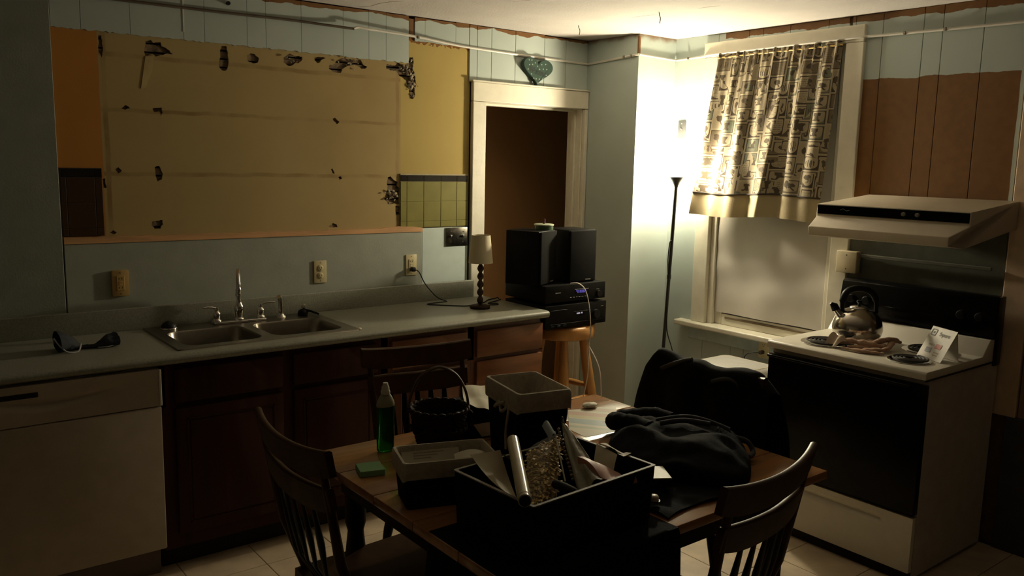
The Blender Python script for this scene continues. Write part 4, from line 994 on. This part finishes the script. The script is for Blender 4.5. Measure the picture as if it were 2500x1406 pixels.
# ------------------------------------------------------------------ dining chairs
def make_chair(label, loc_, rz):
    t = thing('dining_chair', label, 'chair', loc_, rz, 'dining chairs around the table')
    bm = NB()
    grid(bm, lambda u, v: V((u-.5)*(.42-.05*(1-v)), -.20+.41*v, .448-.014*math.sin(math.pi*u)*math.sin(math.pi*(.15+.7*v))), 12, 10)
    obj('seat', bev(thick(bm, .028), .0, 1) if False else thick(bm, .028), M_chair, t, smooth=50)
    def by(x, z):                                       # back surface: leaning and bowed in plan
        return -.185-.10*((z-.45)/.5)-.034*(1-(x/.235)**2)
    def rail(z0, z1, hw, nm, flare):
        bm = NB(); n = 26; sec = [(-.010, 0), (.010, 0), (.011, 1), (.005, 1.06), (-.005, 1.06), (-.011, 1)]; prev = None
        for i in range(n+1):
            x = -hw+2*hw*i/n; e = abs(x)/hw
            zt_ = z1+flare*e**3-.004*(1-e); zb = z0+.02*e**4
            ring = [bm.verts.new((x, by(x, zb+(zt_-zb)*s)+d, zb+(zt_-zb)*s)) for d, s in sec]
            if prev:
                for k in range(6): bm.faces.new((prev[k], prev[(k+1) % 6], ring[(k+1) % 6], ring[k]))
            else: bm.faces.new(ring[::-1])
            prev = ring
        bm.faces.new(prev); obj(nm, bm, M_chair, t, smooth=45)
    rail(.868, .945, .236, 'crest_rail', .012); rail(.765, .842, .212, 'back_rail', .004)
    for s in (-1, 1):
        obj('back_post', tube(NB(), [V(s*.172, -.168, .445), V(s*.186, by(s*.186, .62)+.002, .62), V(s*.196, by(s*.196, .78)+.001, .78), V(s*.200, by(s*.2, .91), .91)], [.014, .016, .013, .010], 10), M_chair, t, smooth=50)
    for k in range(5):
        x = -.115+.0575*k
        obj('spindle', tube(NB(), [V(x*.85, -.172, .445), V(x*.92, by(x*.92, .56), .56), V(x, by(x, .66), .66), V(x, by(x, .775), .775)], [.008, .010, .017, .009], 8, flat=.45), M_chairb, t, smooth=50)
    lg = {}
    for sx in (-1, 1):
        for sy in (-1, 1):
            p0 = V(sx*.145, .01+sy*.145, .425); p1 = V(sx*.20, .01+sy*.205, 0); lg[sx, sy] = (p0, p1)
            obj('leg', tube(NB(), [p0+(p1-p0)*q for q in (0, .15, .4, .55, .8, 1)], [.014, .017, .019, .015, .017, .011], 10), M_chairb, t, smooth=50)
    def at(k, q): return lg[k][0]+(lg[k][1]-lg[k][0])*q
    for sx in (-1, 1): obj('stretcher', tube(NB(), [at((sx, -1), .55), (at((sx, -1), .55)+at((sx, 1), .55))/2, at((sx, 1), .55)], [.008, .012, .008], 8), M_chairb, t, smooth=50)
    m0 = (at((-1, -1), .55)+at((-1, 1), .55))/2; m1 = (at((1, -1), .55)+at((1, 1), .55))/2
    obj('stretcher', tube(NB(), [m0, (m0+m1)/2, m1], [.008, .012, .008], 8), M_chairb, t, smooth=50)
    return t
ch = make_chair('dark chair at the left end of the table, its back to the dishwasher', (1.185, 2.125, 0), R(-90))
dup(ch, (1.705, 2.575, 0), R(170), 'dark chair on the far side of the table against the cabinets')
dup(ch, (1.735, 1.470, 0), R(8), 'dark brown chair nearest the camera with bare curved back, front right')
dup(ch, (2.215, 1.965, 0), R(88), 'chair at the right end of the table draped with the black jacket')

# jacket hung over the back of the right chair
jk = thing('black_jacket', 'black jacket draped over the back of the right hand chair', 'jacket', (2.49, 1.975, .95))
l = jk.location
def jk_fn(u, v):
    # v: 0 bottom hem in front -> .5 over the top -> 1 bottom behind
    yy = 2.262+(1.700-2.262)*u
    top = .936+.014*math.sin(2*math.pi*(1.4*u+.12))+.018*math.exp(-((u-.42)/.09)**2)-.004*math.exp(-((u-.24)/.06)**2)
    shoulder = .05*max(0, u-.88)/.12*1.0+.055*max(0, .06-u)/.06
    if v < .46:
        t = v/.46; z = .42+(top-shoulder-.42)*t; x = 2.415+.055*t**1.5-.018*math.sin(math.pi*t)
    elif v < .54:
        t = (v-.46)/.08; z = top-shoulder+.022*math.sin(math.pi*t); x = 2.470+.040*(1-math.cos(math.pi*t))/1
    else:
        t = (v-.54)/.46; z = top-shoulder-(top-shoulder-.45)*t; x = 2.550-.01*t
    wide = 1+.22*max(0, (.95-z)/.5)
    yc = 1.985; y = yc+(yy-yc)*wide-.10*max(0, (.9-z))*(1 if u > .5 else 0)*(u-.5)*2
    f = .016*math.sin(2*math.pi*(3.2*u+1.4*z))*min(1, (.99-z)*4)+.016*noise.noise(V(u*4, z*5, v*2))
    return V(x-(f if v < .5 else -f), y, z+.004*noise.noise(V(u*9, v*9, 4)))-l
bm = NB(); grid(bm, jk_fn, 44, 70)
obj('body_cloth', thick(bm, .008), M_jacket, jk, smooth=80)
M_fold = mat('jacket_fold_highlight', (.045, .042, .035), .9)  # highlights on the folds, put in as lighter cloth
for p in ([(2.470, 2.18, .905), (2.466, 2.13, .930), (2.474, 2.085, .950), (2.49, 2.05, .962)], [(2.468, 1.93, .905), (2.466, 1.89, .922), (2.470, 1.855, .930), (2.470, 1.82, .922), (2.468, 1.80, .90)]):
    obj('fold', tube(NB(), smooth_path([V(*q)-l for q in p], 5), .013, 8, flat=.7), M_fold, jk, smooth=70)

# heap of dark clothing on the right of the table
hp_ = thing('dark_coat', 'crumpled black coat heaped on the right part of the table', 'coat', (2.02, 1.72, TZ+.001))
l = hp_.location
bm = NB()
foot = [(2.12, 2.02), (2.22, 1.93), (2.31, 1.84), (2.335, 1.74), (2.26, 1.62), (2.17, 1.53), (2.06, 1.46), (1.96, 1.46), (1.88, 1.56), (1.84, 1.68), (1.86, 1.82), (1.97, 1.96)]
def fpt(u):
    k = u*len(foot); i = int(k) % len(foot); t = k-int(k)
    p = [Vector((*foot[(i+d) % len(foot)], 0)) for d in (-1, 0, 1, 2)]
    return .5*((2*p[1])+(p[2]-p[0])*t+(2*p[0]-5*p[1]+4*p[2]-p[3])*t*t+(3*p[1]-p[0]-3*p[2]+p[3])*t**3)
cen = V(2.05, 1.66, 0)
def heap(u, v):
    e = fpt(u); r = math.cos(v*math.pi/2); p = cen+(e-cen)*r
    hgt = .098*math.sin(v*math.pi/2)**.75
    nz_ = noise.noise(V(p.x*9, p.y*9, 2))*.020+noise.noise(V(p.x*22, p.y*22, 5))*.008
    rid = .010*math.sin(24*p.x+17*p.y+5*noise.noise(V(p.x*5, p.y*5, 0)))
    k = math.sin(math.pi*min(1, v*1.0))*.9+.1*v
    return V(p.x, p.y, max(.001, hgt+(nz_+rid)*k)+0)-V(l.x, l.y, 0)
grid(bm, heap, 72, 26, wrap=True)
obj('cloth', bm, M_navy, hp_, smooth=80)
sl = [V(1.93, 2.00, .060), V(2.04, 2.045, .075), V(2.13, 2.05, .080), V(2.18, 2.10, .075)]
bm = NB(); pth = smooth_path([(2.06, 1.86, .060), (2.065, 1.93, .060), (2.06, 1.985, .055), (2.065, 2.03, .045), (2.10, 2.05, .040), (2.15, 2.02, .050), (2.19, 1.96, .060), (2.21, 1.90, .055)], 6)
tube(bm, [p-V(l.x, l.y, 0) for p in pth], [.035+.007*noise.noise(V(i*.4, 3, 1)) for i in range(len(pth))], 14, flat=.9)
obj('sleeve', bm, M_navy, hp_, smooth=80)
M_navyl = mat('navy_cloth_hem', (.035, .038, .045), .8)
for pts in ([(2.10, 1.87, .085), (2.16, 1.80, .105), (2.20, 1.74, .100), (2.25, 1.68, .075)], [(2.04, 1.80, .104), (2.10, 1.75, .116), (2.17, 1.70, .104)], [(2.235, 1.66, .060), (2.265, 1.62, .050), (2.262, 1.59, .022), (2.21, 1.57, .020)]):
    obj('seam_fold', tube(NB(), smooth_path([V(*p)-V(l.x, l.y, 0) for p in pts], 6), .009, 8), M_navyl, hp_, smooth=70)

# ------------------------------------------------------------------ things on the table
def tapered(w0, d0, w1, d1, h_, r=.012):
    return loft([[(p[0], p[1], 0) for p in rrect(-w0/2, w0/2, -d0/2, d0/2, r)], [(p[0], p[1], h_) for p in rrect(-w1/2, w1/2, -d1/2, d1/2, r)],
                 [(p[0], p[1], h_) for p in rrect(-w1/2+.006, w1/2-.006, -d1/2+.006, d1/2-.006, r*.8)], [(p[0], p[1], .008) for p in rrect(-w0/2+.006, w0/2-.006, -d0/2+.006, d0/2-.006, r*.8)]])
def liner(w, d, h_, drop, deep, wi, di):
    o_ = lambda s, z, wav=0: [(p[0]*s[0], p[1]*s[1], z+wav*math.sin(7*i)) for i, p in enumerate(rrect(-.5, .5, -.5, .5, .06, 6))]
    return loft([o_((w+.008, d+.008), h_-drop, .003), o_((w+.010, d+.010), h_-drop*.5, .001), o_((w+.008, d+.008), h_-.004), o_((w+.002, d+.002), h_+.005), o_((w-.010, d-.010), h_+.006), o_((w-.020, d-.020), h_-.002), o_((wi, di), h_-deep)], cap0=False)
tb1 = thing('tall_basket', 'tall black woven basket with folded linen liner, empty, mid table', 'basket', (1.640, 2.005, TZ+.001), R(-12))
obj('basket', tapered(.155, .21, .180, .243, .25), M_blackfab, tb1, smooth=40)
obj('liner', liner(.180, .243, .25, .055, .23, .15, .205), M_linen, tb1, smooth=60, label='beige linen liner')
obj('liner_tie', tube(NB(), smooth_path([(-.094, -.06, .20), (-.102, -.07, .17), (-.100, -.055, .12), (-.103, -.065, .07)], 5), .004, 6), M_linen, tb1, smooth=60)
obj('liner_bow', tube(NB(), smooth_path([(-.096, -.03, .21), (-.118, -.02, .20), (-.112, .0, .19), (-.098, .0, .205), (-.11, -.04, .185), (-.097, -.055, .20)], 4), .005, 6), M_linen, tb1, smooth=60)
tb2 = thing('low_basket', 'low rectangular basket with linen liner holding papers, front left', 'basket', (1.262, 1.902, TZ+.001), R(-18.5))
obj('basket', tapered(.245, .128, .268, .150, .13), M_blackfab, tb2, smooth=40)
obj('liner', liner(.268, .150, .13, .044, .112, .24, .122), M_linen, tb2, smooth=60, label='beige linen liner')
ev = thing('envelope', 'white envelope with dark print standing in the low basket', 'envelope', (1.238, 1.918, TZ+.046), R(-18.5))
Me = Matrix.Rotation(R(-38), 4, 'X')
obj('sheet', box(-.085, .085, -.001, .001, 0, .098, .0006, 1, M=Me), M_paper, ev)
M_ink = mat('faded_ink', (.12, .10, .06), .8)
for a, b, c, d_ in ((-.060, -.056, .02, .05), (-.050, -.046, .018, .048), (-.060, -.046, .052, .056)): obj('print_mark', bx(NB(), a, b, -.0018, -.0009, c, d_, Me), M_ink, ev)
for i in range(3): obj('print_line', bx(NB(), -.05, .04-.02*i, -.0016, -.0009, .086-.008*i, .0885-.008*i, Me), mat('pale_ink', (.38, .34, .25), .8), ev)
pp = thing('loose_paper', 'curled white paper slip at the right end of the low basket', 'paper', (1.340, 1.880, TZ+.105), R(-25))
bm = NB(); grid(bm, lambda u, v: V(-.05+.10*u, -.03+.05*v, .012*math.sin(math.pi*u)+.008*v), 8, 4); obj('sheet', thick(bm, .0006), M_paper, pp, smooth=60)

# added dark cloth under the tray, darkens the table front
dk = thing('added_tablecloth', 'added black cloth spread under the tray and hanging over the table front', 'cloth', (1.385, 1.55, TZ+.0008))
def dkf(u, v):
    x = 1.090+.562*u; w = .004*math.sin(14*u)+.006*noise.noise(V(u*5, v*3, 0))
    if v < .55: return V(x, 1.735-(1.735-1.372)*v/.55, TZ+.0012+.0008*math.sin(9*u+8*v)-(.14 if u < .01 else 0))-dk.location
    t = (v-.55)/.45; return V(x+.01*t*(u-.5), 1.372-.006*math.sin(min(1, t*4)*1.57)-abs(w)*t*1.4, TZ+.0012-.30*t)-dk.location
bm = NB(); grid(bm, dkf, 40, 44); obj('cloth', thick(bm, .0014), M_navy, dk, smooth=70)
# dark tray with all sorts in it
ty = thing('dark_tray', 'large dark rectangular tray bin full of kitchen odds and ends, front of table', 'tray', (1.405, 1.590, TZ+.0045), R(3.5))
w_, d_ = .445, .305
rg0 = rrect(-w_/2, w_/2, -d_/2, d_/2, .006, 2)
M_traym = mat('dark_tray_board', (.006, .005, .004), spec=.1, rough=.8, var=.2)
obj('box', loft([[(p[0]*.97, p[1]*.97, 0) for p in rg0], [(p[0], p[1], .146) for p in rg0], [(p[0]*.972, p[1]*.96, .146) for p in rg0], [(p[0]*.945, p[1]*.93, .006) for p in rg0]]), M_traym, ty)
obj('rim', loft([[(p[0]*1.006, p[1]*1.008, .1463) for p in rg0], [(p[0]*1.006, p[1]*1.008, .1495) for p in rg0], [(p[0]*.968, p[1]*.955, .1495) for p in rg0], [(p[0]*.968, p[1]*.955, .1463) for p in rg0]], False, False), mat('pale_worn_rim', (.16, .14, .10), .6), ty)
Z0 = TZ
tu = thing('foil_roll', 'long pale cylindrical roll lying across the tray, end over the front corner', 'roll', (1.32, 1.62, Z0+.15))
p0, p1 = V(1.362, 1.722, Z0+.198)-tu.location, V(1.176, 1.437, Z0+.1685)-tu.location
obj('tube', tube(NB(), [p0, p1], .0165, 20), mat('glossy_pale_wrap', (.48, .43, .30), .22, var=.05), tu, smooth=50)
dr_ = (p1-p0).normalized()
obj('end_plug', tube(NB(), [p1, p1+dr_*.004], .0135, 16), M_blackpl, tu); obj('end_band', tube(NB(), [p1-dr_*.016, p1-dr_*.012], .0172, 20), M_paper, tu, smooth=50)
cdp = thing('paper_card', 'tan paper card standing out of the left side of the tray', 'paper', (1.265, 1.66, Z0+.10))
bm = NB(); A, B, C_, D_ = V(1.228, 1.748, .185+Z0-.75+.75-.0), V(1.318, 1.728, Z0+.185), V(1.222, 1.545, Z0+.10), V(1.290, 1.600, Z0+.06)
A = V(1.238, 1.745, Z0+.175); B = V(1.318, 1.720, Z0+.180); D_ = V(1.195, 1.520, Z0+.150); C_ = V(1.262, 1.560, Z0+.09)
grid(bm, lambda u, v: (A*(1-u)+B*u)*(1-v)+(D_*(1-u)+C_*u)*v+V(0, 0, -.012*math.sin(math.pi*v))-cdp.location, 8, 10)
obj('sheet', thick(bm, .0012), mat('tan_card', (.46, .40, .27), .8, var=.06), cdp, smooth=60)
cd2 = thing('folded_paper', 'rounded grey paper behind the tan card in the tray', 'paper', (1.335, 1.66, Z0+.10))
bm = NB(); grid(bm, lambda u, v: V(1.318+.035*u+.02*math.sin(1.6*v), 1.715-.11*v-.03*u, Z0+.172-.10*v*v-.03*u)-cd2.location, 6, 8); obj('sheet', thick(bm, .001), mat('grey_paper', (.28, .25, .17), .8), cd2, smooth=60)
ps = thing('pasta_bag', 'clear bag of yellow egg noodles in the middle of the tray', 'pasta bag', (1.41, 1.63, Z0+.10))
M_noodle = mat('egg_noodles', (.60, .41, .11), .6, var=.25, scale=30)
bm = NB(); random.seed(3)
q00, q10, q11, q01 = V(1.262, 1.525, Z0+.085), V(1.400, 1.578, Z0+.082), V(1.545, 1.735, Z0+.165), V(1.395, 1.700, Z0+.158)
def nq(u, v): return (q00*(1-u)+q10*u)*(1-v)+(q01*(1-u)+q11*u)*v+V(0, 0, .018*math.sin(math.pi*u)*math.sin(math.pi*(.15+.7*v)))
grid(bm, lambda u, v: nq(u, v)+V(0, 0, -.006+.010*noise.noise(V(u*6, v*8, 3)))-ps.location, 24, 24)
for i in range(300):                                   # loose twisted noodles inside the bag
    c = nq(random.random(), random.random())+V(0, 0, random.uniform(-.006, .004))-ps.location
    d = V(random.uniform(-1, 1), random.uniform(-1, 1), random.uniform(-.25, .25)).normalized(); e_ = d.orthogonal().normalized()
    tube(bm, [c-d*.014, c-d*.005+e_*.004, c+d*.005-e_*.004, c+d*.014], .0036, 5, flat=.35)
n_ = obj('noodles', bm, M_noodle, ps, smooth=60); n_['kind'] = 'stuff'
M_clear, h = blank('clear_plastic', .12, .5); h.colour((.75, .75, .68)); h.b.inputs['Transmission Weight'].default_value = .0; h.b.inputs['Alpha'].default_value = .16
bm = NB(); grid(bm, lambda u, v: nq(u*1.04-.02, v*1.06-.03)+V(0, 0, .010+.004*noise.noise(V(u*9, v*9, 0)))-ps.location, 16, 12)
obj('bag_film', bm, M_clear, ps, smooth=70)
bm = NB(); grid(bm, lambda u, v: V(1.475+.035*u, 1.70+.035*v+.01*u, Z0+.185+.03*v+.012*math.sin(3*u))-ps.location, 4, 4); obj('bag_top', thick(bm, .0008), mat('bluish_film', (.30, .36, .38), .3), ps, smooth=60)
sk_ = thing('skewer', 'thin white stick standing beside the noodle bag', 'stick', (1.47, 1.62, Z0+.10))
obj('stick', tube(NB(), [V(1.512, 1.722, Z0+.195)-sk_.location, V(1.425, 1.575, Z0+.115)-sk_.location], .0022, 8), M_paper, sk_)
tw_ = thing('beaded_strip', 'beaded dark and pale strip standing next to the stick', 'strip', (1.50, 1.63, Z0+.12))
bm = NB()
for k in range(14):
    p = V(1.526, 1.722, Z0+.200)+(V(1.452, 1.575, Z0+.115)-V(1.526, 1.722, Z0+.200))*k/13
    bmesh.ops.create_icosphere(bm, subdivisions=1, radius=.0052, matrix=Matrix.Translation(p-tw_.location))
obj('beads', bm, mat('beads', (.28, .20, .15), .4, var=.6, scale=60), tw_)
pb_ = thing('plastic_bag', 'tall clear glossy plastic bag leaning in the right half of the tray', 'plastic bag', (1.50, 1.66, Z0+.12))
M_bag, h = blank('cloudy_bag', .07, .8); h.xyz(); h.colour(h.mix(h.noise(14, 3), (.17, .16, .10), (.42, .41, .33)))
bp = h.n('ShaderNodeBump'); bp.inputs['Strength'].default_value = .5; bp.inputs['Distance'].default_value = .004; h.t.links.new(h.noise(45, 3), bp.inputs['Height']); h.t.links.new(bp.outputs[0], h.b.inputs['Normal'])
top_b = V(1.580, 1.765, Z0+.198)
bl = [V(1.415, 1.500, Z0+.085), V(1.475, 1.487, Z0+.135)]
bm = NB()
def bagf(u, v):
    a = 2*math.pi*u; c = top_b+((bl[0]+bl[1])/2-top_b)*v; wv = .004+.040*v**.8
    ex_ = (bl[1]-bl[0]).normalized(); nn = (bl[0]-top_b).cross(ex_).normalized()
    return c+ex_*(wv*math.cos(a))+nn*(wv*.42*math.sin(a)+.005*math.sin(5*a+3*v)*v+.005*noise.noise(V(math.cos(a)*2, math.sin(a)*2, v*6)))-pb_.location
grid(bm, bagf, 24, 18, wrap=True); obj('bag', bm, M_bag, pb_, smooth=70)
obj('bag_tail', tube(NB(), smooth_path([top_b-pb_.location, V(1.584, 1.770, Z0+.206)-pb_.location, V(1.582, 1.772, Z0+.214)-pb_.location], 4), [.005, .005, .004, .004, .003, .003, .003, .003, .001], 8), mat('dark_bag_tail', (.10, .10, .10), .4), pb_, smooth=60)
pk = thing('pink_bag', 'small pink wrapped packet in the right corner of the tray', 'packet', (1.515, 1.56, Z0+.11))
bm = NB(); grid(bm, lambda u, v: V(1.482+.085*u-.01*v, 1.590-.085*v-.065*u, Z0+.128+.012*math.sin(3*v+4*u)+.022*math.exp(-(u*4)**2)*(1-v)-.010*u)-pk.location, 12, 10)
obj('packet', thick(bm, .016), mat('pink_wrap', (.46, .21, .15), .5, var=.15, scale=40), pk, smooth=60)
tgp = thing('paper_tag', 'tan paper tag draped over the far right rim of the tray', 'paper', (1.58, 1.60, Z0+.15))
bm = NB(); A, B, D_, C_ = V(1.612, 1.655, Z0+.160), V(1.600, 1.560, Z0+.158), V(1.515, 1.570, Z0+.095), V(1.525, 1.505, Z0+.105)
grid(bm, lambda u, v: (A*(1-u)+B*u)*(1-v)+(D_*(1-u)+C_*u)*v+V(0, 0, .008*math.sin(math.pi*v))-tgp.location, 6, 8); obj('sheet', thick(bm, .001), mat('tan_tag', (.44, .38, .27), .8), tgp, smooth=60)
tg2 = thing('torn_paper', 'torn white scrap lying over the rim beside the tan tag', 'paper', (1.645, 1.60, Z0+.155))
bm = NB(); grid(bm, lambda u, v: V(1.610+.03*u, 1.64-.10*v+.012*math.sin(9*v), Z0+.160+.006*math.sin(5*v+2*u)-.006*u)-tg2.location, 4, 8); obj('sheet', thick(bm, .0008), M_paper, tg2, smooth=60)
gr = thing('black_grip', 'black plastic grip of a utensil lying in the front of the tray', 'utensil', (1.39, 1.52, Z0+.11))
obj('grip', tube(NB(), smooth_path([V(1.385, 1.578, Z0+.118)-gr.location, V(1.395, 1.545, Z0+.116)-gr.location, V(1.40, 1.50, Z0+.112)-gr.location], 4), [.008]+[.012]*7+[.009], 10), M_blackpl, gr, smooth=50)
fp_ = thing('foil_packet', 'dark glossy packet lying in the bottom front of the tray', 'packet', (1.33, 1.50, Z0+.09))
bm = NB(); grid(bm, lambda u, v: V(1.265+.16*u, 1.475+.075*v, Z0+.088+.016*math.sin(3*u)*math.sin(3*v)+.006*noise.noise(V(u*6, v*6, 1)))-fp_.location, 12, 8); obj('packet', thick(bm, .012), mat('dark_foil', (.035, .034, .025), .25, var=.3), fp_, smooth=60)

# soap bottle, sticky notes, wicker basket
bt = thing('soap_bottle', 'green dish soap bottle with white cap at the far left of the table', 'bottle', (1.315, 2.335, TZ+.001))
M_soap, h = blank('green_soap', .15, .5); h.colour((.02, .28, .03)); h.b.inputs['Transmission Weight'].default_value = .85; h.b.inputs['IOR'].default_value = 1.35
def oval(r, z, n=28): return [(r*1.0*math.cos(2*math.pi*k/n), r*.62*math.sin(2*math.pi*k/n), z) for k in range(n)]
obj('body', loft([oval(.026, 0), oval(.031, .006), oval(.032, .05), oval(.030, .10), oval(.031, .140), oval(.0315, .150)]), M_soap, bt, smooth=50)
M_shoulder = mat('clear_bottle_shoulder', (.30, .29, .19), .3)
obj('shoulder', loft([oval(.0313, .1505), oval(.032, .156), oval(.030, .166), oval(.022, .182), oval(.016, .190)]), M_shoulder, bt, smooth=50)
cp_ = obj('cap', lathe(NB(), [(.015, .1905), (.0155, .200), (.013, .204), (.0125, .214), (.009, .220), (.008, .228), (0, .229)], 20), M_paper, bt, smooth=50)
obj('label_patch', loft([[(p[0]*1.02, p[1]*1.02, z) for p in oval(.0316, z)] for z in (.012, .034)], False, False), mat('bright_green_label', (.16, .42, .06), .5), bt, smooth=50) if False else None
sn = thing('sticky_notes', 'green sticky note pad lying on the left end of the table', 'note pad', (1.180, 2.190, TZ+.001), R(-16))
for i in range(4): obj('note_sheets', box(-.0375+random.uniform(-.0006, .0006), .0375, -.0375, .0375+random.uniform(-.0006, .0006), .0045*i, .0045*i+.0043), mat('green_paper', (.24, .46, .23), .8, var=.04), sn)
wk = thing('wicker_basket', 'round dark wicker basket with tall hoop handle behind the low basket', 'basket', (1.492, 2.290, TZ+.001), R(-28))
bm = NB()
def wick(u, v):
    a = 2*math.pi*u; r = .070+.026*v**.7+.0022*math.sin(2*math.pi*(v*9))*(1 if int(u*40) % 2 else -1)
    return V(r*math.cos(a), r*math.sin(a), .003+.125*v)
grid(bm, wick, 80, 54, wrap=True)
bm.faces.new([bm.verts.new((.069*math.cos(2*math.pi*k/40), .069*math.sin(2*math.pi*k/40), .004)) for k in range(40)])
obj('woven_body', thick(bm, .004), M_wicker, wk, smooth=40)
for z_, r_ in ((.126, .098), (.060, .092)):
    for ph in (0, math.pi):
        bm = NB(); tube(bm, [((r_+.004*math.cos(11*a+ph))*math.cos(a), (r_+.004*math.cos(11*a+ph))*math.sin(a), z_+.005*math.sin(11*a+ph)) for a in [2*math.pi*k/132 for k in range(133)]], .0042, 6)
        obj('braided_band', bm, M_wicker, wk, smooth=60)
M_wickl = mat('worn_wicker_handle', (.10, .06, .033), .6, var=.4, scale=60)
for off in (-.006, .006):
    hpts = [(.100*math.cos(a), off+.004*math.sin(9*a), .115+.150*math.sin(a)) for a in [math.pi*k/36 for k in range(37)]]
    obj('handle', tube(NB(), hpts, .0045, 7), M_wickl, wk, smooth=60)
for s in (-1, 1):
    obj('handle_wrap', tube(NB(), smooth_path([(s*.101, -.012, .118), (s*.112, -.004, .105), (s*.106, .010, .09), (s*.112, .004, .072), (s*.104, -.008, .058)], 5), .0045, 6), M_wicker, wk, smooth=60)

# dark box with a creased sheet on it, papers on the table behind the tall basket
bk = thing('dark_box', 'dark cardboard box behind the tall basket under a creased sheet', 'box', (1.700, 2.335, TZ+.001), R(-14))
M_dbox = mat('dark_cardboard', (.010, .009, .007), spec=.1, rough=.8)
obj('carton', box(-.095, .095, -.085, .085, 0, .102, .003, 2), M_dbox, bk)
sh = thing('creased_sheet', 'pale creased sheet lying on the dark box', 'paper', (1.70, 2.34, TZ+.1045))
pts4 = [V(1.652, 2.384, 0), V(1.735, 2.250, 0), V(1.893, 2.560, 0), V(1.762, 2.575, 0)]
pts4 = [V(1.615, 2.318, .003), V(1.640, 2.205, .0025), V(1.865, 2.455, .0), V(1.735, 2.505, .0)]
bm = NB(); grid(bm, lambda u, v: (pts4[0]*(1-u)+pts4[1]*u)*(1-v)+(pts4[3]*(1-u)+pts4[2]*u)*v+V(0, 0, .002+.010*abs(math.sin(math.pi*(v-.5)))*(1 if v > .5 else .6)+.003*math.sin(9*u+6*v))-V(1.70, 2.34, 0), 14, 16)
obj('sheet', thick(bm, .001), M_paper, sh, smooth=40)
obj('label', prism(NB(), [(-.062, .050), (.010, .054), (.010, .006), (-.030, .004)], 'y', -.0862, -.0852), M_paper, bk, label='pale pasted label')
pm = thing('striped_paper', 'printed paper with pastel stripes lying right of the tall basket', 'paper', (2.10, 2.19, TZ+.001))
M_stripe, h = blank('pastel_stripes', .45, .4); u, v, w = h.xyz('UV'); vv = h.add(v, h.mul(h.sub(h.noise(6, 2), .5), .05))
c_ = (.62, .58, .44)
for c0, c1, cl in ((.10, .20, (.50, .36, .24)), (.26, .36, (.52, .27, .18)), (.36, .44, (.55, .48, .20)), (.46, .60, (.24, .36, .38)), (.66, .72, (.36, .42, .30))):
    c_ = h.mix(h.mul(h.mul(h.gt(vv, c0), h.lt(vv, c1)), .75), c_, cl)
h.colour(c_)
q = [V(2.246, 2.304, 0), V(2.120, 2.340, 0), V(1.965, 2.160, 0), V(1.955, 2.062, 0), V(2.120, 2.045, 0), V(2.312, 2.275, 0)]
bm = NB(); f = bm.faces.new([bm.verts.new(p-V(2.10, 2.19, 0)) for p in q]); uvl = bm.loops.layers.uv.verify()
for lp_q, p in zip(f.loops, q): lp_q[uvl].uv = ((p.x-1.9)/.45, 1-((p.x-1.93)*.75+(p.y-2.05)*.62)/.42)
obj('sheet', thick(bm, .0015), M_stripe, pm)
ww = thing('crumpled_tissue', 'small crumpled white tissue on the far edge of the striped paper', 'tissue', (2.215, 2.318, TZ+.0035))
bm = NB(); bmesh.ops.create_icosphere(bm, subdivisions=3, radius=1)
for v_ in bm.verts:
    k = 1+.25*noise.noise(v_.co*2.5); v_.co = V(v_.co.x*.035*k, v_.co.y*.022*k, max(0, (v_.co.z+.8)*.009*k))
obj('tissue', bm, M_paper, ww, smooth=60)
# small boxes on the right
fa = thing('added_apron', 'added black folded apron lying flat on the table right of the tray', 'apron', (1.81, 1.535, TZ+.001), R(3))  # added cloth that darkens the shaded table beside the tray
bm = NB(); grid(bm, lambda u, v: V(-.150+.33*u, -.105+.21*v+.012*math.sin(5*u), .006+.010*abs(noise.noise(V(u*4, v*3, 2)))+.004*math.sin(9*u+4*v)**2), 24, 16)
obj('cloth', thick(bm, .005), M_navy, fa, smooth=70)
sb = thing('small_white_box', 'small dark box with a shiny white lid right of the tray', 'box', (1.805, 1.600, TZ+.0235), R(-32))
obj('carton', box(-.036, .036, -.050, .050, 0, .022, .002, 1), M_dbox, sb)
obj('lid', box(-.036, .036, -.050, .050, .0225, .027, .002, 2), mat('glossy_white_card', (.42, .40, .30), .5), sb)
cpw = thing('bottle_cap', 'tiny white bottle cap near the front edge of the table', 'cap', (1.690, 1.500, TZ+.0235))
obj('shell', lathe(NB(), [(0, .0), (.014, 0), (.014, .012), (.011, .016), (0, .017)], 18), mat('white_cap', (.75, .68, .55), .4), cpw, smooth=50)
obj('base_ring', lathe(NB(), [(.0145, 0), (.018, 0), (.018, .002), (.0145, .002)], 18), M_blackpl, cpw)

# hooks in the ceiling
for p in ((3.238, 3.591), (3.257, 3.012)):
    hk = thing('ceiling_hook', 'small dark bent hook in the ceiling ' + ('nearer the corner chase' if p[1] > 3.3 else 'above the window side'), 'hook', (p[0], p[1], ZC), 0, 'hooks in the ceiling')
    obj('hook', tube(NB(), smooth_path([(0, 0, .004), (.004, 0, -.012), (.012, .003, -.018), (.016, .004, -.03), (.012, .004, -.05)], 5), .0022, 6), M_cord, hk, smooth=60)
